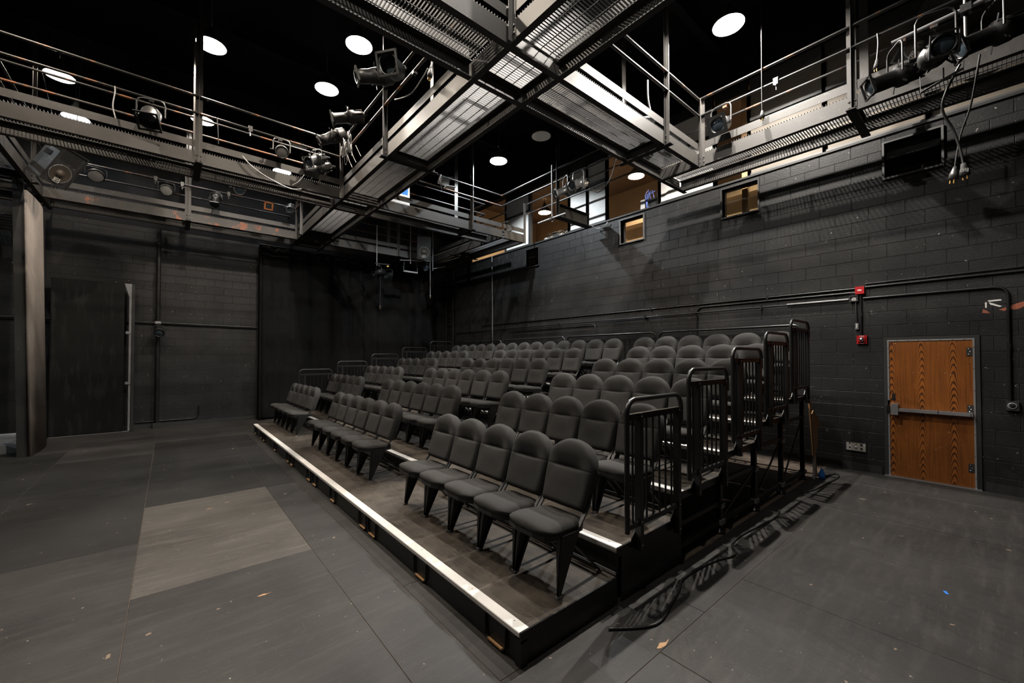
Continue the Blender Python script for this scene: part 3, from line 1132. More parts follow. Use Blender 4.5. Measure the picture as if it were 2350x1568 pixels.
MB(T4.location).box(6.80, 7.95, 6.36, 6.56, ZB - .012, ZB - .002).box(6.86, 7.90, 6.455, 6.465, ZB, ZB + .28).box(6.86, 7.90, 6.38, 6.54, ZB + .28, ZB + .29).build('cross_beam', M['cat_dark'], T4)
run('y', *A_RUNS[0], 4.0, 13.3, 'grey catwalk over the tall pier at the left', [[6.5], [6.5, 11.42]], [6.5, 11.42], [bcross, bcross[1:]], [])
run('x', *B_RUNS[0], -2.0, 6.84, 'grey catwalk passing overhead toward the gallery, nearest cross run', [[.5, 5.775], [.5, 5.775]], [.5, 5.775],
    [[A_RUNS[1]], [A_RUNS[1]]], full_breaks)
run('x', *B_RUNS[1], -6.0, 6.847, 'grey catwalk spanning the hall at middle distance, hung with spotlights', [[-3.3, .344, 5.867], [.344, 5.867]], [-3.3, .344, 5.867],
    [across[:2], across], full_breaks)
run('x', *B_RUNS[2], -6.0, 6.847, 'grey rust marked catwalk in front of the far wall and curtain', [[.318, 5.6], [.318, 5.6]], [.318, 5.6], [across, across], full_breaks,
    rust=((0, round(A_RUNS[0][1] + E2, 1)),))

# ------------------------------------------------------------------ pendant lamps
def pendant(x, y, z, label, on=True, watts=None, col=(1, .93, .82), bulb='bulb', top=None, group='bowl pendant lamps'):
    t = thing('pendant_lamp', label, 'lamp', (x, y, z), group)
    prof = [(.035, .34), (.052, .29), (.065, .24), (.12, .185), (.175, .11), (.213, .02), (.22, .0)]
    MB().lathe([(r, h) for r, h in prof], 32).build('shade', M['shade_out'], t)
    MB().lathe([(r - .003, h - .002) for r, h in prof], 32).build('reflector', M['shade_in'], t)
    MB().tube([(0, 0, .335), (0, 0, (top or ZC) - z - .001)], .011, 8).build('stem', M['shade_out'], t)
    MB().lathe([(.0, .15), (.02, .155), (.036, .18), (.034, .22), (.02, .27), (.0, .28)], 16).build('bulb', M[bulb if on else 'bulb_off'], t)
    if on:
        ld = bpy.data.lights.new('lamp_light', 'POINT')
        ld.energy = watts or LAMP_W
        ld.color = col
        ld.shadow_soft_size = .035
        lo = bpy.data.objects.new('lamp_light', ld)
        COL.objects.link(lo)
        lo.parent = t
        lo.location = (0, 0, .105)
    return t


ZL = 7.2
WARM = (1, .87, .72)
NEUT = (1, .94, .86)
COOL = (.86, .94, 1)
for x, y, z, lab, on, c, k in (
        (-1.669, 11.578, ZL, 'lit bowl pendant lamp above the tall flat at the left', True, WARM, .35),
        (.511, 8.734, ZL, 'lit bowl pendant lamp above the open floor, left of the long catwalk', True, WARM, .9),
        (2.478, 7.064, ZL, 'lit bowl pendant lamp nearest the overhead catwalk crossing', True, WARM, 1.1),
        (2.394, 8.656, ZL, 'lit bowl pendant lamp over the catwalk corner hung with spotlights', True, NEUT, .9),
        (.537, 11.65, ZL, 'lit bowl pendant lamp half hidden by a catwalk post', True, NEUT, .25),
        (-1.55, 12.4, 6.8, 'lit bowl pendant lamp glimpsed through the catwalk gap at the left', True, COOL, .05),
        (2.3, 12.4, 6.8, 'lit bowl pendant lamp glimpsed through the gap beside the spotlights', True, COOL, .05),
        (2.493, 11.46, ZL, 'unlit bowl pendant lamp behind the catwalk spotlights', False, NEUT, 1),
        (6.42, 8.14, 6.8, 'lit cool white bowl pendant lamp above the back of the riser', True, COOL, 1.4),
        (6.44, 6.591, 6.8, 'unlit bowl pendant lamp in the dark between two catwalks', False, NEUT, 1),
        (6.44, 2.53, 6.8, 'lit bowl pendant lamp high above the door end of the riser', True, NEUT, 2.8)):
    pendant(x, y, z, lab, on, LAMP_W * k, c)
# the same grid goes on overhead, outside the frame
for x, y, c, k, lb in ((2.45, 2.7, NEUT, 1.0, 'over the riser front'), (4.7, 2.6, NEUT, 1.5, 'over the riser steps'), (.5, 4.6, WARM, .75, 'over the open floor'),
                       (-1.7, 7.3, WARM, .75, 'over the left edge of the open floor'), (-3.6, 10.2, COOL, .25, 'left of the tall flat'), (.5, .6, NEUT, .45, 'above the camera')):
    pendant(x, y, ZL, 'bowl pendant lamp outside the view, ' + lb, True, LAMP_W * k, c, group='bowl pendant lamps overhead')
GW = (1, .78, .53)
pendant(10.0, 6.42, 6.85, 'warm lit bowl pendant in the gallery, next to the spotlight pair', watts=380, col=GW, bulb='gulb', top=7.3, group='gallery pendants')
pendant(10.0, 10.07, 6.82, 'warm lit bowl pendant in the gallery, at the curtain end', watts=380, col=GW, bulb='gulb', top=7.3, group='gallery pendants')
pendant(10.0, 2.9, 6.85, 'warm lit bowl pendant in the gallery, behind the catwalk', watts=250, col=GW, bulb='gulb', top=7.3, group='gallery pendants')

# ------------------------------------------------------------------ pier, tall board, curtain, left platform
t = thing('tall_flat', 'tall brown grey curved flat rising to the catwalk, beside the black door board', 'scenery flat', (-1.9, 11.1, 0))
o = t.location


def lean(x, z):
    return x - .112 * z / 4.9


mb = MB(o)
mb.prism([(-2.03, .004), (-1.90, .004), (lean(-1.90, 4.92), 4.92), (lean(-2.03, 4.92), 4.92)], lambda x, z: (x, 11.10, z), lambda x, z: (x, 11.14, z))
mb.build('edge_board', M['frame_dark'], t)
sec = [(-1.855, 11.06), (-1.83, 11.4), (-1.825, 11.8), (-1.835, 12.1), (-1.865, 12.35), (-1.93, 12.55), (-2.03, 12.68)]
mb = MB(o)
vs, fs = [], []
for z in (.004, 4.74):
    for d in (0, -.035):
        for x, y in sec:
            vs.append((lean(x + d, z), y - d * .1, z))
n = len(sec)
for i in range(n - 1):
    fs += [(i, i + 1, 2 * n + i + 1, 2 * n + i), (n + i + 1, n + i, 3 * n + i, 3 * n + i + 1), (i + 1, i, n + i, n + i + 1), (2 * n + i, 2 * n + i + 1, 3 * n + i + 1, 3 * n + i)]
fs += [(0, 2 * n, 3 * n, n), (n - 1, 2 * n - 1, 4 * n - 1, 3 * n - 1)]
mb.add(vs, fs, True)
mb.build('curved_face', M['flat'], t)
MB(o).box(-2.02, -1.98, 11.15, 12.62, .004, 4.6).build('back_board', M['frame_dark'], t)

t = thing('door_board', 'tall black stained board standing against the back wall', 'scenery flat', (-1.3, 13.34, 0))
o = t.location
MB(o).box(-1.99, -.82, 13.30, 13.35, .01, 3.52).build('board', M['stained'], t)
mb = MB(o)
mb.prism([(-.82, 3.52), (-.69, 3.52), (-.70, .01), (-.735, .01), (-.735, 3.2)], lambda x, z: (x, 13.31, z), lambda x, z: (x, 13.34, z))
mb.build('grey_edge', M['steelgrey'], t)
MB(o).box(-.685, -.64, 13.29, 13.36, .01, 3.50).build('side_stile', M['frame_dark'], t)
for zz in (1.15, 2.35):
    MB(o).box(-.79, -.70, 13.29, 13.31, zz - .03, zz + .03).build('hinge', M['steelgrey'], t)
MB(o).box(-1.99, -.72, 13.28, 13.36, .002, .01).build('floor_strip', M['steelgrey'], t)

t = thing('stage_ramp', 'grey wedge ended platform on the floor behind the tall flat', 'platform', (-2.9, 12.0, 0))
o = t.location
MB(o).prism([(-4.2, .002), (-2.14, .002), (-2.08, .05), (-2.26, .16), (-4.2, .16)], lambda x, z: (x, 11.62, z), lambda x, z: (x, 13.4, z)).build('platform_top', M['greyboard'], t)

# curtain in folds
mb = MB()
nx = 260
vs, fs = [], []
cx0, cx1, zt = 1.97, 7.42, 4.93
for j, z in enumerate((.05, .9, 2.2, 3.6, zt)):
    for i in range(nx + 1):
        x = cx0 + (cx1 - cx0) * i / nx
        ph = x * 11.5 + .9 * math.sin(x * 2.7)
        a = .035 + .028 * math.sin(x * 3.9 + 1)
        vs.append((x + .01 * math.sin(z * 1.3 + x * 5), 13.30 + a * math.sin(ph) + .012 * math.sin(ph * 2.1 + z * .6), z))
for j in range(4):
    for i in range(nx):
        b = j * (nx + 1) + i
        fs.append((b, b + 1, b + nx + 2, b + nx + 1))
m_ = len(vs)
vs += [(x, y + .012, z) for x, y, z in vs]
fs += [tuple(q + m_ for q in f[::-1]) for f in fs]
mb.add(vs, fs, True)
t = thing('stage_curtain', 'full height black curtain in soft folds along the back wall', 'curtain', (4.7, 13.3, 0))
mb.o = t.location
mb.v = [tuple(Vector(p) - t.location) for p in mb.v]
mb.build('drape', M['curtain'], t)
MB(t.location).tube([(1.9, 13.3, 4.95), (7.5, 13.3, 4.95)], .022, 8).build('curtain_pipe', M['blackmetal'], t)
MB(t.location).box(1.93, 1.965, 13.2, 13.55, .004, 4.93).build('edge_return', M['curtain'], t)

# ------------------------------------------------------------------ pipes and boxes on the walls
def pipe(label, pts, r=.014, mat='blackmetal', name='conduit', clips=(), axis='x', cat='conduit', group=None):
    """pts: polyline with rounded corners"""
    P = [Vector(p) for p in pts]
    out = [P[0]]
    for a, b, c in zip(P, P[1:], P[2:]):
        R = min(.13, (b - a).length * .45, (c - b).length * .45)
        u, v = (a - b).normalized() * R, (c - b).normalized() * R
        for k in range(6):
            q = k / 5
            out.append(b + u * (1 - q) ** 2 + v * q ** 2)
    out.append(P[-1])
    t = thing(name, label, cat, P[0], group)
    MB(P[0]).tube(out, r, 10).build('tube', M[mat], t)
    for c in clips:
        if axis == 'x':
            MB(P[0]).box(c[0] - .022, w - .001, c[1] - .014, c[1] + .014, c[2] - .034, c[2] + .034).build('clip', M[mat], t)
        else:
            MB(P[0]).box(c[0] - .014, c[0] + .014, c[1] - .02, YB - PROUD - .001, c[2] - .04, c[2] + .04).build('clip', M[mat], t)
    return t


w = XW - PROUD
pipe('upper black conduit running the whole length of the block wall', [(w - .017, 11.32, 1.9), (w - .017, 11.32, 2.83), (w - .017, 1.38, 2.825)], .015,
     clips=[(w - .012, y, 2.826) for y in (9.4, 7.2, 4.9, 2.6)])
pipe('black conduit pair member continuing right of the red box', [(w - .018, 1.26, 2.835), (w - .018, -1.6, 2.85)], .016, clips=[(w - .012, -.9, 2.84)])
pipe('thin black conduit lying just above the thicker one, over the door', [(w - .014, 1.26, 2.885), (w - .014, -1.6, 2.90)], .009)
pipe('lower black conduit with strut clips along the block wall', [(w - .05, 12.9, 2.655), (w - .05, 1.46, 2.655)], .013,
     clips=[(w - .05, y, 2.655) for y in (12.0, 10.0, 7.67, 5.03, 2.69)])
pipe('black conduit bent down behind the top row, near the wall window', [(w - .075, 9.6, 2.60), (w - .075, 6.40, 2.60), (w - .075, 6.40, 1.9)], .014)
pipe('black conduit turning down the wall behind the back guard rail', [(w - .017, 1.38, 2.765), (w - .017, 3.87, 2.765), (w - .017, 3.87, 1.95)], .014)
pipe('black conduit over the door ending in a round outlet box', [(w - .019, 1.285, 2.665), (w - .019, -.13, 2.665), (w - .019, -.13, 1.205)], .017, clips=[(w - .012, -.13, 1.9)])
pipe('short conduit drop between the red box and the strobe', [(w - .017, 1.315, 2.73), (w - .017, 1.315, 2.095)], .015, clips=[(w - .012, 1.315, 2.42)])
pipe('bright conduit stub feeding the open junction box', [(w - .016, 2.3, 2.672), (w - .016, 1.46, 2.672)], .010, 'steelgrey')
pipe('black cable dropping from the open junction box to a switch', [(w - .02, 1.375, 2.62), (w - .03, 1.37, 2.45), (w - .02, 1.365, 2.29)], .010, 'cable', name='cable', cat='cable')

b = thing('junction_box', 'open bare metal junction box on the wall beside the red box', 'junction box', (w, 1.39, 2.67))
mb = MB(b.location)
mb.box(w - .05, w - .001, 1.345, 1.352, 2.625, 2.715).box(w - .05, w - .001, 1.438, 1.445, 2.625, 2.715).box(w - .05, w - .001, 1.352, 1.438, 2.708, 2.715).box(w - .05, w - .001, 1.352, 1.438, 2.625, 2.632).box(w - .006, w - .001, 1.352, 1.438, 2.632, 2.708)
mb.build('box', M['chrome'], b)
MB(b.location).tube([(w - .03 + .012 * math.sin(k), 1.395 + .028 * math.cos(k * 1.7), 2.67 + .024 * math.sin(k * 1.1)) for k in range(12)], .004, 5).build('wires', M['white'], b)
b = thing('toggle_switch', 'small grey switch hanging at the end of a cable on the wall', 'switch', (w, 1.363, 2.24))
MB(b.location).box(w - .03, w - .001, 1.345, 1.382, 2.19, 2.285).build('switch_body', M['steelgrey'], b)
MB(b.location).box(w - .038, w - .03, 1.358, 1.369, 2.21, 2.27).build('paddle', M['white'], b)


def text(body, size, loc, rot, mat, parent, name='lettering', ext=.0006):
    cu = bpy.data.curves.new(name, 'FONT')
    cu.body = body
    cu.size = size
    cu.align_x = 'CENTER'
    cu.align_y = 'CENTER'
    cu.extrude = ext
    cu.materials.append(M[mat])
    f = bpy.data.objects.new(name, cu)
    COL.objects.link(f)
    me = bpy.data.meshes.new_from_object(f.evaluated_get(bpy.context.evaluated_depsgraph_get()))
    bpy.data.objects.remove(f)
    o = bpy.data.objects.new(name, me)
    COL.objects.link(o)
    o['kind'] = 'stuff'
    o.parent = parent
    if isinstance(rot, Matrix):
        o.matrix_local = rot
    else:
        o.location = loc
        o.rotation_euler = rot
    return o


RW = (PI / 2, 0, -PI / 2)
b = thing('alarm_box', 'red alarm junction box with a pale label, high on the wall', 'alarm', (w, 1.322, 2.793))
MB(b.location).box(w - .055, w - .001, 1.268, 1.375, 2.735, 2.85).build('cover', M['red'], b)
MB(b.location).box(w - .0562, w - .055, 1.300, 1.345, 2.782, 2.802).build('label_plate', M['white'], b)
b = thing('fire_strobe', 'red fire alarm strobe with FIRE lettering and clear lens, left of the door', 'alarm', (w, 1.306, 2.027))
MB(b.location).box(w - .035, w - .001, 1.246, 1.368, 1.962, 2.092).build('back_plate', M['red'], b)
MB(b.location).box(w - .058, w - .035, 1.264, 1.352, 1.99, 2.064).build('horn_grille', M['red'], b)
mb = MB(b.location)
mb.lathe([(.033, 0), (.033, .008), (.026, .018), (.012, .026), (0, .028)], 18, axis_m((w - .058, 1.306, 2.028), (-1, 0, 0)))
mb.build('strobe_lens', M['chrome'], b)
text('FIRE', .028, (-.0362, 0, .052), RW, 'white', b)
text('FIRE', .026, (-.0362, 0, -.055), RW, 'white', b)
b = thing('wall_outlet', 'pale floor level outlet panel set in the wall left of the door', 'outlet', (w, 1.40, .368))
MB(b.location).box(w - .004, w + .005, 1.285, 1.52, .302, .434).build('plate', M['outlet'], b)
mb = MB(b.location)
mb.box(w - .012, w + .01, 1.272, 1.285, .29, .445).box(w - .012, w + .01, 1.52, 1.533, .29, .445).box(w - .012, w + .01, 1.285, 1.52, .434, .445).box(w - .012, w + .01, 1.285, 1.52, .29, .302)
mb.build('rim', M['frame_dark'], b)
for yy, zz, m_, r in ((1.475, .41, 'matteblack', .010), (1.475, .345, 'matteblack', .011), (1.40, .41, 'brass', .010), (1.40, .35, 'chrome', .017), (1.335, .40, 'matteblack', .014), (1.335, .34, 'matteblack', .014)):
    MB(b.location).lathe([(r, 0), (r * .9, .006), (0, .007)], 12, axis_m((w - .004, yy, zz), (-1, 0, 0))).build('socket', M[m_], b)
b = thing('outlet_box', 'black surface outlet box with a worn round socket, right of the door', 'outlet', (w, -.147, 1.14))
MB(b.location).box(w - .045, w - .001, -.20, -.095, 1.08, 1.20).build('box', M['frame_dark'], b)
MB(b.location).lathe([(.040, 0), (.042, .006), (.030, .008), (.024, .001), (0, .001)], 20, axis_m((w - .045, -.147, 1.14), (-1, 0, 0))).build('socket', M['steelgrey'], b)
MB(b.location).lathe([(.029, 0), (.026, .007), (0, .008)], 16, axis_m((w - .0455, -.150, 1.137), (-1, 0, 0))).build('socket_core', M['matteblack'], b)
# bare chips in the paint
for (yy, zz, m_, sh) in ((-.02, 2.50, 'white', [(-.06, 0), (.05, .006), (.06, -.012), (-.05, -.02)]), (-.03, 2.445, 'white', [(-.06, .03), (-.02, .01), (.05, -.03), (.03, -.04), (-.05, 0)]),
                         (-.20, 2.39, 'chip', [(-.09, .0), (0, .05), (.12, .09), (.12, .05), (.02, -.02), (-.02, -.03)]), (.06, 2.36, 'chip', [(-.02, .03), (.02, .0), (.04, -.03), (-.03, -.02)]),
                         (-.10, 2.37, 'chip', [(-.05, 0), (.02, .03), (.05, .03), (.0, -.02)]), (.055, 2.44, 'white', [(-.006, .04), (.008, .03), (.006, -.04), (-.008, -.03)])):
    MB().prism(sh, lambda p, q: (w - .0012, yy - p, zz + q), lambda p, q: (w + .001, yy - p, zz + q)).build('paint_chip', M[m_], wr)

# ladder on the right wall near the curtain
t = thing('wall_ladder', 'black wall ladder in the dark corner beside the curtain', 'ladder', (8.1, 13.2, 1.2))
for yy in (12.98, 13.46):
    MB(t.location).box(8.06, 8.11, yy - .012, yy + .012, 1.0, 5.0).build('rail', M['frame_dark'], t)
for k in range(13):
    MB(t.location).tube([(8.085, 12.98, 1.2 + .3 * k), (8.085, 13.46, 1.2 + .3 * k)], .012, 8).build('rung', M['pipe'], t)

# pipes on the back wall
t = thing('standpipe', 'black vertical standpipe on the back wall between board and curtain', 'pipe', (-.21, 13.48, 0))
MB(t.location).tube([(-.215, 13.46, .1), (-.215, 13.46, 4.98)], .042, 12).build('tube', M['blackmetal'], t)
MB(t.location).box(-.29, -.14, 13.40, 13.53, .002, .13).build('base_box', M['frame_dark'], t)
MB(t.location).box(-.27, -.16, 13.41, 13.52, 2.60, 2.66).build('pipe_clamp', M['steelgrey'], t)
pipe('black horizontal pipe along the back wall at head height', [(-5, 13.54, 2.63), (-.28, 13.54, 2.63)], .02, axis='y', name='wall_pipe', cat='pipe')
pipe('black horizontal pipe from the standpipe to the curtain', [(-.15, 13.54, 2.63), (1.9, 13.54, 2.61)], .02, axis='y', name='wall_pipe', cat='pipe', clips=[(1.1, 13.56, 2.615)])
pipe('low black conduit bending up the back wall behind the standpipe', [(-.6, 13.575, .16), (.62, 13.575, .16), (.62, 13.575, .48)], .014, axis='y')
pipe('vertical grey cable hanging down the block wall behind the top row', [(8.09, 10.6, 5.08), (8.09, 10.58, 3.8), (8.09, 10.57, 2.2)], .008, 'greycable', name='cable', cat='cable')

# ------------------------------------------------------------------ stage lights
def yoke_light(kind, label, P, aim, scale=1.0, mat='lampblack', lens='lens', drop=.30, clampmat='lampblack', gelmat=None, group='stage lights on the catwalks', out=(0, 0, 0)):
    P = Vector(P)
    aim = Vector(aim).normalized()
    nm = {'ellip': 'profile_spotlight', 'par': 'par_lamp', 'fresnel': 'fresnel_spotlight', 'flat': 'round_wash_light', 'big': 'moving_profile_light'}[kind]
    t = thing(nm, label, 'stage light', P, group)
    s = scale
    side = aim.cross(Vector((0, 0, 1)))
    side = side.normalized() if side.length > .05 else Vector((0, 1, 0))
    piv = P + Vector((0, 0, -drop * s)) + Vector(out)
    W = {'ellip': .135, 'par': .15, 'fresnel': .135, 'flat': .17, 'big': .16}[kind] * s
    o = P
    cl = MB(o)
    cl.box(P.x - .03, P.x + .03, P.y - .03, P.y + .03, P.z - .055, P.z - .023)
    cl.box(P.x - .008, P.x + .008, P.y - .008, P.y + .008, P.z - .075, P.z - .055)
    cl.build('clamp', M[clampmat], t)
    top = P.z - .08
    pts = [piv + side * W]
    top_pts = []
    for sg in (1, -1):
        pass
    a = piv + side * W
    b = piv - side * W
    r = .06 * s
    ta, tb = Vector((a.x, a.y, top)), Vector((b.x, b.y, top))
    pts = [a, ta - Vector((0, 0, r)), ta - Vector((0, 0, r * .3)) - side * r * .3, ta - side * r, tb + side * r, tb - Vector((0, 0, r * .3)) + side * r * .3, tb - Vector((0, 0, r)), b]
    MB(o).tube(pts, .010 * s, 6).build('yoke', M[mat], t)
    m = axis_m(piv, aim)

    def L(prof, n=18):
        return [(r * s, z * s) for r, z in prof], n
    if kind in ('ellip', 'big'):
        if kind == 'ellip':
            prof = [(0, -.27), (.05, -.268), (.078, -.245), (.09, -.20), (.094, -.12), (.11, -.10), (.11, -.02), (.085, .0), (.08, .06), (.082, .065), (.082, .21), (.095, .215), (.095, .235), (.078, .24), (.074, .20)]
        else:
            prof = [(0, -.27), (.09, -.268), (.12, -.24), (.125, -.16), (.13, -.15), (.13, -.11), (.115, -.10), (.105, .02), (.09, .10), (.095, .11), (.085, .27), (.07, .27), (.066, .22)]
        p_, n = L(prof)
        bd = MB(o).lathe(p_, 20, m).build('body', M[mat], t)
        MB(o).lathe([(.074 * s, .215 * s), (.05 * s, .226 * s), (0, .23 * s)], 18, m).build('lens', M[lens], t)
        fr = MB(o)
        for k in range(4):
            an = k * PI / 2
            mm = m @ Matrix.Rotation(an, 4, 'Z')
            fr.obox(mm @ Matrix.Translation((.093 * s, 0, .25 * s)), .012 * s, .198 * s, .022 * s)
        fr.build('gel_frame', M[gelmat or mat], t)
        fins = MB(o)
        for k in range(8):
            mm = m @ Matrix.Rotation(k * PI / 4, 4, 'Z')
            fins.obox(mm @ Matrix.Translation((.096 * s, 0, -.17 * s)), .018 * s, .006 * s, .14 * s)
        fins.build('cooling_fins', M[mat], t, kind='stuff')
        kn = MB(o)
        kn.tube([piv + side * W, piv + side * (W + .05 * s)], .014 * s, 8)
        kn.build('tilt_knob', M[mat], t)
        sh = MB(o)
        for k in range(4):
            mm = m @ Matrix.Rotation(PI / 4 + k * PI / 2, 4, 'Z')
            sh.obox(mm @ Matrix.Translation((.135 * s, 0, -.01 * s)), .075 * s, .016 * s, .004 * s)
        sh.build('shutter_handles', M['steelgrey' if mat != 'lampblack' else 'lampblack'], t, kind='stuff')
    elif kind == 'par':
        bd = MB(o).lathe([(0, -.17 * s), (.05 * s, -.165 * s), (.06 * s, -.12 * s), (.108 * s, -.05 * s), (.112 * s, .14 * s), (.112 * s, .16 * s), (.10 * s, .16 * s), (.098 * s, .0)], 20, m).build('can', M[mat], t)
        MB(o).lathe([(.10 * s, .08 * s), (.06 * s, .095 * s), (0, .10 * s)], 18, m).build('lens', M[lens], t)
        fr = MB(o)
        for k in range(4):
            mm = m @ Matrix.Rotation(k * PI / 2, 4, 'Z')
            fr.obox(mm @ Matrix.Translation((.115 * s, 0, .17 * s)), .022 * s, .25 * s, .016 * s)
        fr.build('gel_frame', M[gelmat or mat], t)
    elif kind == 'fresnel':
        bd = MB(o).lathe([(0, -.15 * s), (.06 * s, -.15 * s), (.09 * s, -.12 * s), (.10 * s, -.08 * s), (.10 * s, .07 * s), (.112 * s, .08 * s), (.112 * s, .11 * s), (.09 * s, .11 * s), (.088 * s, .06 * s)], 20, m).build('housing', M[mat], t)
        MB(o).lathe([(.09 * s, .085 * s), (.06 * s, .10 * s), (0, .107 * s)], 18, m).build('lens', M[lens], t)
        MB(o).tube([piv + side * W, piv + side * (W + .05 * s)], .013 * s, 8).build('tilt_knob', M[mat], t)
        if gelmat:
            fr = MB(o)
            for k in range(4):
                mm = m @ Matrix.Rotation(k * PI / 2, 4, 'Z')
                fr.obox(mm @ Matrix.Translation((.105 * s, 0, .125 * s)), .045 * s, .255 * s, .006 * s)
            fr.build('gel_frame', M[gelmat], t)
    else:
        bd = MB(o).lathe([(0, -.09 * s), (.10 * s, -.088 * s), (.125 * s, -.07 * s), (.13 * s, -.03 * s), (.145 * s, -.02 * s), (.145 * s, .035 * s), (.13 * s, .04 * s), (.128 * s, .02 * s)], 24, m).build('housing', M[mat], t)
        MB(o).lathe([(.13 * s, .022 * s), (.08 * s, .036 * s), (0, .042 * s)], 20, m).build('lens', M[lens], t)
    return t


Bn, Ba = B_RUNS[1][0] - .03, B_RUNS[2][0] - .03       # rail planes of the middle and far cross runs
A1l, A2l = A_RUNS[1][0] - .03, A_RUNS[2][0] - .03
yoke_light('par', 'dark can light with a dark lens hung on the middle catwalk at the left', (-.25, Bn, R1), (-.15, -.55, -.75), 1.15, drop=.29, out=(0, -.15, 0))
yoke_light('fresnel', 'bare metal spotlight with pale lens on the middle catwalk, left of the cluster', (1.54, Bn, R1), (-.1, -.8, -.5), 1.0, 'lampsilver', 'lensgrey', out=(0, -.15, 0))
yoke_light('ellip', 'silver profile spotlight aimed down left at the catwalk corner', (2.12, Bn, R1), (-.62, -.45, -.5), 1.0, 'lampsilver', drop=.28, out=(0, -.15, 0))
yoke_light('ellip', 'dark profile spotlight with a blue frame beside the silver one', (A1l, 8.95, R1), (-.75, .15, -.35), 1.0, 'lampblack', drop=.16, out=(-.30, 0, 0))
yoke_light('big', 'matte black profile light above the tangle of cable', (A1l, 8.05, R1 + .285), (-.75, .25, -.4), 1.0, drop=.18, out=(-.30, 0, 0))
yoke_light('ellip', 'dark profile spotlight on the long catwalk rail, beside its hanger post', (A1l, 7.15, R1 + .285), (-.75, .28, -.22), 1.05, drop=.20, out=(-.30, 0, 0))
yoke_light('big', 'large black profile light high on the long catwalk rail', (A1l, 5.95, R1 + .285), (-.75, .2, -.25), 1.05, drop=.12, out=(-.30, 0, 0))
yoke_light('par', 'black can light half hidden under the overhead catwalk edge', (A1l, 5.25, R1), (-.6, -.45, -.2), 1.2, drop=.10, out=(-.30, 0, 0))
yoke_light('ellip', 'worn profile spotlight, left one of the pair before the gallery', (A2l, 6.05, R1), (-.7, .35, -.3), 1.0, 'lampsilver', drop=.40, gelmat='lampblack', out=(-.17, 0, 0))
yoke_light('ellip', 'worn profile spotlight, right one of the pair before the gallery', (A2l, 5.68, R1), (-.72, -.05, -.3), 1.05, 'lampsilver', drop=.36, gelmat='lampblack', out=(-.17, 0, 0))
yoke_light('fresnel', 'bare metal spotlight with a dark square frame, alone on the wall side rail', (A2l, 2.74, R1), (-.8, .05, -.35), 1.15, 'lampsilver', 'lens', drop=.33, clampmat='rustpipe', gelmat='lampblack', out=(-.17, 0, 0))
yoke_light('flat', 'round light with a pale lens beside the hanging loudspeaker', (-1.21, Ba, R1), (.15, -.75, -.6), .95, 'lampblack', 'lensgrey', drop=.26, out=(0, -.14, 0))
yoke_light('flat', 'round light with a dull lens on the far catwalk, second from the loudspeaker', (-.08, Ba, R1), (-.05, -.8, -.5), .85, 'lampblack', 'lensgrey', drop=.30, out=(0, -.14, 0))
yoke_light('fresnel', 'bare metal spotlight tilted up on the far catwalk rail', (1.28, Ba, R1 + .285), (.05, -.8, -.45), 1.1, 'lampsilver', 'lens', drop=.17, out=(0, -.26, 0))
yoke_light('ellip', 'dark profile spotlight aimed steeply down from the far catwalk', (.84, Ba, R1), (-.15, -.5, -.75), .9, 'lampblack', drop=.26, out=(0, -.14, 0))
yoke_light('fresnel', 'small spotlight in an orange frame on the far catwalk', (1.93, Ba, R1), (0, -.85, -.4), .8, 'lampblack', 'lens', drop=.15, gelmat='gel', out=(0, -.14, 0))
yoke_light('ellip', 'bright topped spotlight at the far end of the far catwalk rail', (2.43, Ba, R1), (-.25, -.7, -.5), .8, 'lampsilver', 'lens', drop=.12, out=(0, -.26, 0))
yoke_light('fresnel', 'dark spotlight with bluish lens clamped to the standpipe', (-.19, 13.26, 2.62), (0, -.9, -.35), .95, 'lampblack', 'lens', drop=.24, group='stage lights low on pipes')

# clamps left on rails
def lone_clamp(label, p):
    t = thing('pipe_clamp', label, 'clamp', p, 'empty pipe clamps on the rails')
    p = Vector(p)
    k = .0225
    mb = MB(p).box(p.x - .032, p.x + .032, p.y - .032, p.y + .032, p.z + k, p.z + .05)
    if abs(p.x - A2l) < .01:
        mb.box(p.x - .034, p.x - k, p.y - .03, p.y + .03, p.z - .05, p.z + k)
    else:
        mb.box(p.x - .03, p.x + .03, p.y - .034, p.y - k, p.z - .05, p.z + k)
    mb.build('hook', M['lampsilver'], t)
    MB(p).tube([p + Vector((0, 0, -.024)), p + Vector((0, 0, -.12))], .010, 8).build('bolt', M['chrome'], t)
    MB(p).tube([p + Vector((-.04, 0, -.06)), p + Vector((.04, 0, -.07))], .008, 6).build('handle', M['chrome'], t)


lone_clamp('bare clamp on the far rail between two round lights', (-.27, Ba, R1))
lone_clamp('bare bright clamp on the far rail left of the catwalk post', (.2, Ba, R1))
lone_clamp('bare clamp on the far rail beside the tilted up spotlight', (1.10, Ba, R1))
lone_clamp('bare clamp on the middle catwalk rail, left of the silver lights', (1.07, Bn, R1))
lone_clamp('bare clamp on the wall side rail right of the lone spotlight', (A2l, 2.02, R1))

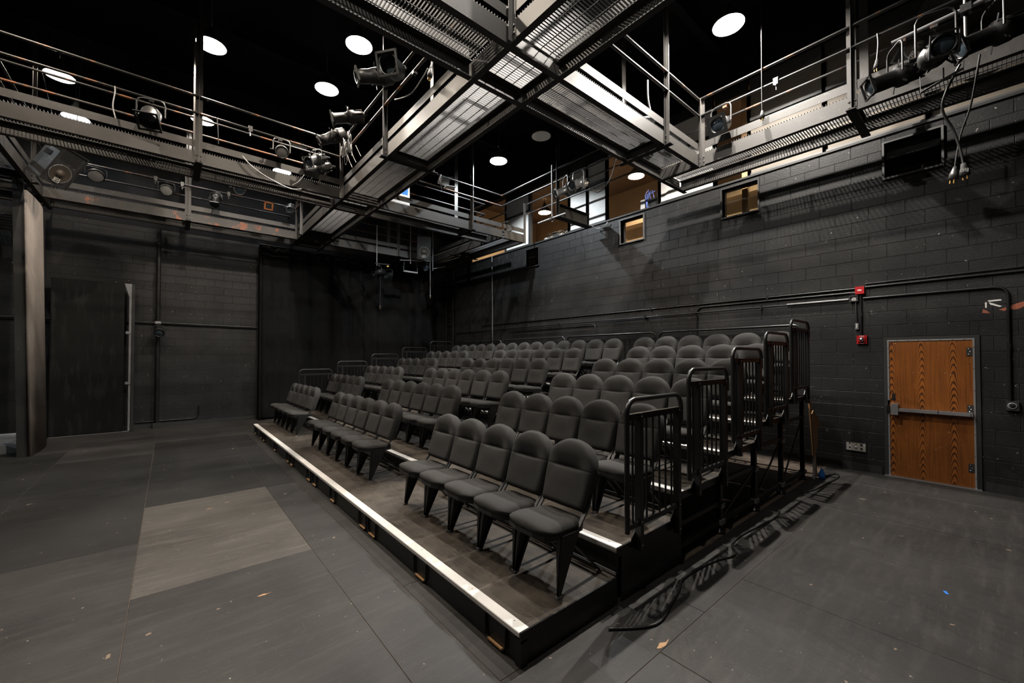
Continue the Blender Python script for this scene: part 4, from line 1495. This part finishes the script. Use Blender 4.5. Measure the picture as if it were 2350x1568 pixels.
# open work light on the middle catwalk, right of the long one
t = thing('work_light', 'open silver work light with flaps clamped to the catwalk rail', 'stage light', (5.0, Bn, R2))
o = t.location
MB(o).obox(Matrix.Translation((5.0, Bn - .04, R2 - .14)) @ Matrix.Rotation(.5, 4, 'X'), .22, .16, .16).build('housing', M['lampsilver'], t)
MB(o).obox(Matrix.Translation((5.05, Bn - .14, R2 - .05)) @ Matrix.Rotation(.35, 4, 'X') @ Matrix.Rotation(-.25, 4, 'Y'), .26, .18, .006).build('flap', M['lampsilver'], t)
MB(o).obox(Matrix.Translation((5.12, Bn - .12, R2 - .27)) @ Matrix.Rotation(-.2, 4, 'X') @ Matrix.Rotation(-.15, 4, 'Y'), .28, .14, .006).build('flap', M['white'], t)
MB(o).tube([(4.93, Bn - .033, R2 + .02), (4.88, Bn - .05, R2 - .12), (4.92, Bn - .045, R2 - .28)], .010, 6).build('yoke', M['lampsilver'], t)
MB(o).tube([(4.95, Bn - .05, R2 - .22), (4.93, Bn - .05, R2 - .34), (4.98, Bn - .05, R2 - .40)], .006, 5).build('safety_wire', M['chrome'], t)

# outrigger pipe with three lights at the upper right
OX = 6.32
t = thing('outrigger_pipe', 'short horizontal pipe hung off the wall side catwalk at upper right', 'pipe', (OX, .4, 5.38))
o = t.location
MB(o).tube([(OX, .71, 5.37), (OX, -.25, 5.42)], .022, 10).build('arm', M['steelgrey'], t)
MB(o).tube([(OX + .045, .14, 5.10), (OX + .045, .14, 6.15)], .020, 10).build('drop', M['pipe'], t)
MB(o).box(OX - .03, OX + .07, .10, .18, 5.36, 5.44).build('cross_clamp', M['lampsilver'], t)
MB(o).tube([(OX + .04, .14, R1), (A2l - .022, .14, R1)], .018, 8).build('spigot', M['pipe'], t)
yoke_light('ellip', 'black profile spotlight, lowest of the three at upper right', (OX, .62, 5.372), (-.42, .66, -.22), 1.05, drop=.42, out=(-.05, .06, 0), clampmat='rustpipe', group='stage lights on the outrigger')
yoke_light('ellip', 'black profile spotlight facing out, middle of the three at upper right', (OX, .37, 5.383), (-.85, -.25, -.25), 1.1, drop=.46, out=(-.34, -.03, 0), clampmat='rustpipe', group='stage lights on the outrigger')
yoke_light('ellip', 'black profile spotlight, highest of the three at upper right', (OX, -.02, 5.405), (-.38, .7, -.25), 1.1, drop=.36, out=(.0, -.02, 0), group='stage lights on the outrigger')
t = thing('bracket_frame', 'grey flat metal bracket hanging under the three black lights', 'bracket', (OX, .3, 4.75))
MB(t.location).bar((OX - .13, .47, 4.62), (OX - .13, .16, 4.72), .006, .05, (1, 0, 0)).build('flat_bar', M['steelgrey'], t)
MB(t.location).bar((OX - .13, .47, 4.61), (OX - .13, .475, 4.79), .006, .035, (1, 0, 0)).build('flat_bar', M['steelgrey'], t)
MB(t.location).bar((OX - .13, .16, 4.70), (OX - .13, .155, 4.80), .006, .04, (1, 0, 0)).build('flat_bar', M['steelgrey'], t)
MB(t.location).tube([(OX - .13, .30, 4.67), (OX - .13, .30, 4.80)], .006, 6).build('hanger', M['steelgrey'], t)


# ------------------------------------------------------------------ loudspeakers
def speaker(label, c, n, roll, sw_=.43, sh=.70, sd=.42, hang=None):
    n = Vector(n).normalized()
    r = Vector((0, 0, 1)).cross(n).normalized()
    u = n.cross(r)
    cr, sr = math.cos(roll), math.sin(roll)
    r, u = r * cr + u * sr, u * cr - r * sr
    c = Vector(c)
    m = Matrix(((r.x, u.x, n.x, c.x), (r.y, u.y, n.y, c.y), (r.z, u.z, n.z, c.z), (0, 0, 0, 1)))
    t = thing('loudspeaker', label, 'loudspeaker', c, 'hanging loudspeakers')
    w2, h2, d2 = sw_ / 2, sh / 2, sd
    k = .62
    vs = [(-w2, -h2, 0), (w2, -h2, 0), (w2, h2, 0), (-w2, h2, 0), (-w2, -h2, -d2 * .45), (w2, -h2, -d2 * .45), (w2, h2, -d2 * .45), (-w2, h2, -d2 * .45),
          (-w2 * k, -h2, -d2), (w2 * k, -h2, -d2), (w2 * k, h2, -d2), (-w2 * k, h2, -d2)]
    fs = [(0, 1, 2, 3), (11, 10, 9, 8)] + [(a + i, a + 4 + i, a + 4 + (i + 1) % 4, a + (i + 1) % 4) for a in (0, 4) for i in range(4)]
    MB(c).add([m @ Vector(p) for p in vs], fs).build('cabinet', M['spk'], t)
    mb = MB(c)
    e = .022
    for (x0, x1, y0, y1) in ((-w2, w2, -h2, -h2 + e), (-w2, w2, h2 - e, h2), (-w2, -w2 + e, -h2 + e, h2 - e), (w2 - e, w2, -h2 + e, h2 - e)):
        mb.obox(m @ Matrix.Translation(((x0 + x1) / 2, (y0 + y1) / 2, .009)), x1 - x0, y1 - y0, .018)
    mb.build('front_frame', M['grille'], t)
    MB(c).lathe([(.155, .004), (.165, .012), (.172, .004)], 28, m @ Matrix.Translation((0, -.13, 0))).build('woofer_rim', M['steelgrey'], t)
    MB(c).lathe([(.155, .008), (.10, .003), (.06, .002), (.055, .012), (.03, .022), (0, .025)], 28, m @ Matrix.Translation((0, -.13, 0))).build('woofer', M['cone'], t)
    MB(c).add([m @ Vector(p) for p in [(-.15, .10, .003), (.15, .10, .003), (.15, .29, .003), (-.15, .29, .003), (-.06, .16, .001), (.06, .16, .001), (.06, .23, .001), (-.06, .23, .001)]],
              [(0, 1, 5, 4), (1, 2, 6, 5), (2, 3, 7, 6), (3, 0, 4, 7), (4, 5, 6, 7)]).build('horn', M['grille'], t)
    g = MB(c)
    for k_ in range(17):
        x = -w2 + e + .01 + (sw_ - 2 * e - .02) * k_ / 16
        g.obox(m @ Matrix.Translation((x, 0, .016)), .003, sh - 2 * e, .002)
    g.build('grille', M['grille'], t, kind='stuff')
    bm = m @ Matrix.Translation((0, -.255, .021))
    bd = MB(c)
    for (x, y, a, b_) in ((0, .038, .085, .006), (0, -.038, .085, .006), (.0425, 0, .006, .082), (-.0425, 0, .006, .082)):
        bd.obox(bm @ Matrix.Translation((x, y, 0)), a, b_, .003)
    bg = bd.build('badge', M['white'], t)
    text('EV', .062, None, Matrix.Translation(-c) @ bm, 'white', bg)
    hd = MB(c).obox(m @ Matrix.Translation((-w2 - .004, .12, -.16)), .01, .09, .14)
    hd.build('handle_cup', M['matteblack'], t)
    if hang:
        for q in hang:
            MB(c).tube([m @ Vector((q[0], h2, q[1])), Vector(q[2])], .006, 6).build('hanging_strap', M['lampsilver'], t)
    return t


speaker('black loudspeaker tilted under the middle catwalk, left of the round light', (-1.47, 10.75, 5.17), (.62, -.62, -.48), -.18, hang=[(-.15, -.2, (-1.95, 11.0, 7.7)), (.1, -.2, (-1.30, 11.05, 7.7))])
speaker('black loudspeaker high behind the three black lights', (7.75, .515, 6.13), (-.72, -.05, -.35), -.55, sh=.75, hang=[(-.15, -.2, (7.45, .65, 7.7)), (.15, -.2, (7.45, .3, 7.7))])
speaker('black loudspeaker in the dark above the curtain corner', (6.2, 11.7, 5.25), (-.35, -.8, -.25), 0.0, hang=[(-.15, -.2, (6.2, 11.9, 7.7)), (.15, -.2, (6.4, 11.9, 7.7))])

# ------------------------------------------------------------------ drop pipes at the far right catwalk corner
t = thing('drop_pipe', 'thin vertical pipe hanging before the curtain with two spotlights', 'pipe', (4.86, 12.2, 5.8))
MB(t.location).tube([(4.86, 12.2, R1), (4.86, 12.2, 4.58)], .016, 8).build('tube', M['steelgrey'], t)
MB(t.location).tube([(4.80, 12.2, 4.64), (5.26, 12.2, 4.665)], .018, 8).build('cross_arm', M['pipe'], t)
yoke_light('ellip', 'dark spotlight on the hanging pipe, left of two before the curtain', (4.92, 12.2, 4.632), (-.75, -.3, -.35), .85, drop=.30, group='stage lights low on pipes')
yoke_light('ellip', 'dark spotlight on the hanging pipe, right of two before the curtain', (5.20, 12.2, 4.645), (-.55, -.6, -.2), .85, drop=.32, out=(.14, .22, 0), clampmat='brass', group='stage lights low on pipes')
t = thing('drop_pipe', 'hanging pipe with a long level arm before the curtain corner', 'pipe', (5.98, 12.2, 5.8))
MB(t.location).tube([(5.975, 12.2, 6.1), (5.975, 12.2, 4.80)], .016, 8).build('tube', M['steelgrey'], t)
MB(t.location).tube([(5.60, 12.17, 4.86), (6.66, 12.17, 4.98)], .016, 8).build('cross_arm', M['steelgrey'], t)
t = thing('strip_light', 'long narrow strip light under the level arm before the curtain corner', 'stage light', (5.98, 12.17, 4.75))
MB(t.location).box(5.72, 6.20, 12.12, 12.20, 4.50, 4.545).build('housing', M['steelgrey'], t)
for xx in (5.72, 6.20):
    MB(t.location).box(xx - .012, xx + .012, 12.15, 12.17, 4.545, 4.68 if xx < 6 else 4.68).build('arm', M['pipe'], t)
MB(t.location).tube([(5.72, 12.16, 4.68), (5.76, 12.17, 4.86)], .007, 6).build('hanger', M['pipe'], t)
MB(t.location).tube([(6.20, 12.16, 4.68), (6.16, 12.17, 4.90)], .007, 6).build('hanger', M['pipe'], t)
yoke_light('flat', 'round dark light hung at the end of the level arm', (6.50, 12.17, 4.965), (-.35, -.85, -.1), .75, drop=.30, group='stage lights low on pipes')
t = thing('drop_pipe', 'bare hanging pipe at the far right corner above the curtain edge', 'pipe', (6.78, 12.18, 5.8))
MB(t.location).tube([(6.78, 12.18, 6.2), (6.78, 12.18, 4.68)], .015, 8).build('tube', M['steelgrey'], t)
MB(t.location).tube([(6.78, 12.155, 4.74), (7.15, 12.0, 4.84)], .015, 8).build('cross_arm', M['steelgrey'], t)

# ------------------------------------------------------------------ hanging cables
def cable(label, pts, r=.007, mat='cable', plug=None, group='cables hanging from the catwalks', name='cable', plugmat='rubber'):
    P = [Vector(p) for p in pts]
    out = []
    for i in range(len(P) - 1):
        p0, p1, p2, p3 = P[max(i - 1, 0)], P[i], P[i + 1], P[min(i + 2, len(P) - 1)]
        for k in range(6):
            q = k / 6
            out.append(.5 * ((2 * p1) + (p2 - p0) * q + (2 * p0 - 5 * p1 + 4 * p2 - p3) * q * q + (3 * p1 - p0 - 3 * p2 + p3) * q ** 3))
    out.append(P[-1])
    t = thing(name, label, 'cable', P[0], group)
    MB(P[0]).tube(out, r, 6).build('flex', M[mat], t)
    if plug:
        d = (P[-1] - P[-2]).normalized()
        m = axis_m(P[-1], d)
        MB(P[0]).lathe([(0, -.01), (r * 1.6, -.01), (.016 * plug, .02 * plug), (.022 * plug, .04 * plug), (.024 * plug, .075 * plug), (0, .076 * plug)], 12, m).build('plug', M[plugmat], t)
        mb = MB(P[0])
        for a in (0, 2.1, 4.2):
            q = m @ Vector((.012 * plug * math.cos(a), .012 * plug * math.sin(a), .076 * plug))
            mb.tube([q, q + d * .025 * plug], .004 * plug, 6)
        mb.build('prongs', M['brass'], t, kind='stuff')
    return t


c1 = cable('black cable with a big plug dangling at right, marked with white letters', [(6.45, .19, 4.9), (6.5, .33, 4.55), (6.58, .25, 4.25), (6.6, .20, 4.0), (6.6, .185, 3.86)], .012, plug=1.7)
cable('black cable with a big plug dangling at right, the left hanging one', [(6.5, .05, 4.95), (6.60, .12, 4.5), (6.66, .20, 4.22), (6.67, .235, 4.0), (6.67, .25, 3.87)], .009, plug=1.7, plugmat='lampsilver')
text('OSJ', .045, None, Matrix.Translation((.10, -.012, -1.12)) @ Matrix.Rotation(-PI / 2 + .3, 4, 'Z') @ Matrix.Rotation(PI / 2, 4, 'X'), 'white', c1)
cable('black cable with a plug hanging straight from the wall side rail', [(A2l - .032, 2.19, 7.77), (A2l - .032, 2.20, 6.15), (A2l - .034, 2.20, 5.46)], .008, plug=1.4)
cable('black cable with a bright plug hanging near the upper right lights', [(A2l - .034, .89, R1 + .01), (A2l - .034, .885, 5.7), (A2l - .034, .90, 5.50)], .010, plug=1.3)
cable('pale cable hooked over the middle catwalk rail at the left', [(-.66, Bn - .032, R1 + .01), (-.66, Bn - .034, R1 - .1), (-.68, Bn - .03, R1 - .3), (-.65, Bn - .02, 5.36)], .009, 'greycable')
cable('dark cable running down from the middle rail beside the hanger post', [(.585, Bn - .031, R1 + .01), (.60, Bn - .032, R1 - .2), (.61, Bn - .02, 5.40)], .008)
cable('short plug tail hanging under the long catwalk rail', [(A1l - .036, 4.60, R1 + .01), (A1l - .036, 4.63, 5.75), (A1l - .04, 4.70, 5.55)], .012, 'greycable', plug=1.5, plugmat='lampsilver')
cable('slack cable slung from the big black light to the long catwalk', [(A1l - .05, 5.8, 5.66), (A1l - .04, 5.3, 5.50), (A1l - .04, 4.95, 5.54), (A1l - .035, 4.80, 5.60)], .009, 'greycable')
cable('bundle of plug tails hanging inside the overhead catwalk corner', [(5.95, 3.6, 6.3), (5.96, 3.6, 6.0), (6.0, 3.58, 5.78), (5.99, 3.58, 5.66)], .018, plug=1.6, plugmat='lampsilver')
cable('loop of cable draped from the gallery rail to the spotlight pair', [(A2l - .05, 5.45, 5.35), (A2l - .05, 5.25, 5.18), (A2l - .05, 5.0, 5.3), (A2l - .04, 4.85, 5.6), (A2l - .032, 4.78, R1 + .01)], .009)
cable('long drooping cable over the face of the middle catwalk', [(.95, Bn - .03, 5.30), (1.1, Bn - .04, 5.15), (1.35, Bn - .04, 5.02), (1.7, Bn - .02, 4.93), (1.9, Bn - .02, 4.97)], .012, 'greycable')
cable('thin cable curling from the catwalk face beside the silver light', [(1.95, Bn - .02, 5.26), (1.85, Bn - .03, 5.10), (1.75, Bn - .02, 5.01)], .007, 'greycable')
cable('thin cable with a small plug hanging before the curtain', [(4.95, 12.15, 4.25), (4.95, 12.15, 3.7), (4.95, 12.15, 3.36)], .006, plug=1.2)
cable('thin bright cable hanging at the right edge of the curtain', [(6.66, 12.14, 4.95), (6.665, 12.14, 4.4), (6.666, 12.14, 3.85)], .007, 'greycable', plug=1.2, plugmat='lampsilver')
cable('white cable swagged below the gallery frame to the wall', [(7.95, 6.40, 5.05), (8.12, 6.36, 4.98), (8.13, 6.15, 4.97), (8.14, 6.02, 5.05)], .008, 'white')
cable('wire hanging down the block wall under the gallery boards', [(8.16, 6.9, 5.06), (8.17, 6.88, 4.8), (8.17, 6.8, 4.5), (8.17, 6.83, 4.25)], .005)
rn = random.Random(3)
t = thing('cable_tangle', 'tangle of pale cable hanging under the black profile light', 'cable', (A1l, 7.5, 5.6))
mb = MB(t.location)
for k in range(13):
    c = Vector((A1l - .16 + rn.uniform(-.05, .05), 7.62 + rn.uniform(-.16, .16), 5.62 + rn.uniform(-.12, .12)))
    R_ = rn.uniform(.06, .14)
    a0 = rn.uniform(0, 6)
    tl = rn.uniform(-.5, .5)
    pts = []
    for q in range(15):
        an = a0 + q * .48
        pts.append(c + Vector((R_ * .5 * math.cos(an + tl), R_ * math.cos(an), R_ * 1.2 * math.sin(an))))
    mb.tube(pts, .0055, 5)
for q in ((7.3, 5.4), (7.55, 5.38), (7.75, 5.36)):
    mb.tube([(A1l - .08, q[0] + .1, 5.6), (A1l - .05, q[0] + .06, q[1] + .1), (A1l - .02, q[0], q[1] - .02)], .006, 5)
mb.build('loops', M['greycable'], t, kind='stuff')

# ------------------------------------------------------------------ things on the catwalks and in the gallery
t = thing('bucket', 'white plastic bucket standing on the overhead catwalk by the gallery', 'bucket', (5.9, 3.62, GZ + .036))
MB().lathe([(0, .002), (.12, .002), (.145, .34), (.152, .34), (.152, .37), (.143, .37), (.138, .34), (.115, .01)], 24).build('pail', M['greyboard'], t)
MB().add([(.147 * math.cos(a), .147 * math.sin(a), z) for z in (.10, .26) for a in [3.3 + .15 * k for k in range(9)]], [(k, k + 1, 10 + k, 9 + k) for k in range(8)], True).build('printed_label', M['frame_grey'], t)
MB().tube([(.15 * math.cos(a), .15 * math.sin(a), .36 - .10 * math.sin(a * 1.0) ** 2) for a in [PI * k / 10 for k in range(11)]], .004, 5).build('handle', M['steelgrey'], t)
t = thing('sign_board', 'white board with a blue print propped on the middle catwalk', 'sign', (4.28, 9.22, GZ + .036))
MB(t.location).box(4.0, 4.48, 9.20, 9.212, GZ + .04, 6.05).build('board', M['white'], t)
MB(t.location).box(4.26, 4.43, 9.198, 9.20, 5.72, 6.0).build('blue_print', M['blue'], t)
t = thing('equipment_box', 'small box of gear with blue cables on the gallery sill', 'box', (8.42, 4.95, WTOP + .036))
MB(t.location).box(8.32, 8.52, 4.80, 5.10, WTOP + .036, 5.36).build('case', M['frame_dark'], t)
MB(t.location).box(8.30, 8.50, 5.11, 5.22, WTOP + .036, 5.38).build('side_panel', M['white'], t)
for k in range(3):
    MB(t.location).tube([(8.4, 4.85 + .08 * k, 5.36), (8.36, 4.86 + .1 * k, 5.52 + .04 * k), (8.30, 5.0 + .05 * k, 5.46), (8.28, 5.05, 5.2), (8.29, 4.95 + .05 * k, 5.13)], .010, 6).build('cable_loop', M['bluecable'], t)
t = thing('cable_heap', 'heap of black cables and pale connectors on the gallery sill', 'cable', (8.4, 7.9, WTOP + .036))
mb = MB(t.location)
for k in range(16):
    y_ = 7.5 + rn.uniform(0, .75)
    mb.box(8.36, 8.44, y_, y_ + .06, WTOP + .037, WTOP + .09 + rn.uniform(0, .07))
mb.build('connectors', M['white'], t, kind='stuff')
mb = MB(t.location)
for k in range(9):
    c = Vector((8.34, 7.55 + rn.uniform(0, .65), 5.235 + rn.uniform(-.01, .05)))
    mb.tube([c + Vector((.02 * math.sin(q), .11 * math.cos(q * .9 + k), .06 * math.sin(q * 1.1))) for q in range(8)], .009, 5)
mb.build('cables', M['cable'], t, kind='stuff')
t = thing('storage_bin', 'pale box behind the first open gallery bay, by the curtain end', 'box', (9.0, 8.7, 3.92))
MB(t.location).box(8.8, 9.3, 8.55, 8.88, 3.92, 5.42).build('carton', M['white'], t)
t = thing('wooden_stud', 'pine stud standing in the gallery behind the catwalk', 'timber', (8.6, 3.1, 3.92))
MB(t.location).box(8.5, 8.6, 3.02, 3.12, 3.92, 7.25).build('stud', M['plank'], t)
t = thing('drop_pipe', 'vertical pipe with a level arm hung before the gallery boards', 'pipe', (A2l - .10, 6.52, 6.2))
MB(t.location).tube([(A2l - .10, 6.52, 6.2), (A2l - .10, 6.52, 4.88)], .020, 10).build('drop', M['steelgrey'], t)
MB(t.location).tube([(A2l - .13, 6.95, 4.945), (A2l - .13, 6.08, 4.95)], .021, 10).build('arm', M['steelgrey'], t)
MB(t.location).box(A2l - .16, A2l - .08, 6.48, 6.56, 4.92, 4.98).build('cross_clamp', M['lampsilver'], t)

# ------------------------------------------------------------------ small things on the floor and by the riser
def floor_cable(label, pts, r=.009):
    return cable(label, [(x, y, r + .002) for x, y in pts], r, 'cable', group='cables on the floor', name='floor_cable')


floor_cable('black cable lying on the floor along the door side of the riser',
            [(2.18, 1.62), (2.45, 1.45), (2.75, 1.50), (2.95, 1.55), (3.1, 1.60), (3.35, 1.60), (3.62, 1.56), (3.85, 1.50), (4.05, 1.60), (4.35, 1.62), (4.75, 1.58), (5.1, 1.56), (5.35, 1.60)])
floor_cable('black cable curling on the floor near the cardboard sheet', [(6.25, 1.62), (6.5, 1.55), (6.9, 1.52), (7.35, 1.48), (7.6, 1.50), (7.62, 1.56), (7.3, 1.62)])
t = thing('cardboard_sheet', 'torn brown cardboard sheet leaning at the end of the riser', 'cardboard', (7.2, 1.72, 0))
MB(t.location).prism([(7.08, .30), (7.10, .92), (7.22, .98), (7.50, .80), (7.46, .70), (7.36, .72), (7.30, .45)], lambda a, b: (a, 1.66 + (b * .05), b), lambda a, b: (a, 1.672 + (b * .05), b)).build('sheet', M['cardboard'], t)
MB(t.location).box(7.10, 7.16, 1.68, 1.70, .003, .34).build('prop_strip', M['white'], t)
t = thing('wood_plank', 'narrow pine plank leaning at the end of the riser behind the cardboard', 'timber', (7.35, 1.74, 0))
MB(t.location).bar((7.34, 1.72, .02), (7.30, 1.78, 1.12), .02, .09, (1, 0, 0)).build('board', M['plank'], t)
t = thing('blue_bottle', 'small blue object at the foot of the leaning cardboard', 'bottle', (7.22, 1.62, 0))
MB().lathe([(0, .003), (.035, .003), (.038, .08), (.02, .12), (.015, .15), (0, .152)], 14).build('bottle_body', M['blue'], t)
t = MB((4.447, .251, 0)).obox(Matrix.Translation((4.447, .251, .0015)) @ Matrix.Rotation(.35, 4, 'Z'), .05, .018, .002).build('tape_piece', M['blue'])
tag(t, 'tiny strip of bright blue tape on the bare floor', 'tape')
for k, (x, y, s_) in enumerate(((2.33, 1.33, 1.0), (.557, 3.513, .7), (.38, 5.9, .6), (.56, 6.02, .4))):
    q = [(s_ * a, s_ * b) for a, b in ((-.06, -.015), (-.02, .012), (.03, .006), (.07, .02), (.02, -.012), (-.03, -.02))]
    MB().prism(q, lambda a, b: (x + a * .8 + b, y + b - a * .3, .0004), lambda a, b: (x + a * .8 + b, y + b - a * .3, .0016)).build('bare_wood_patch', M['plank'], fl)
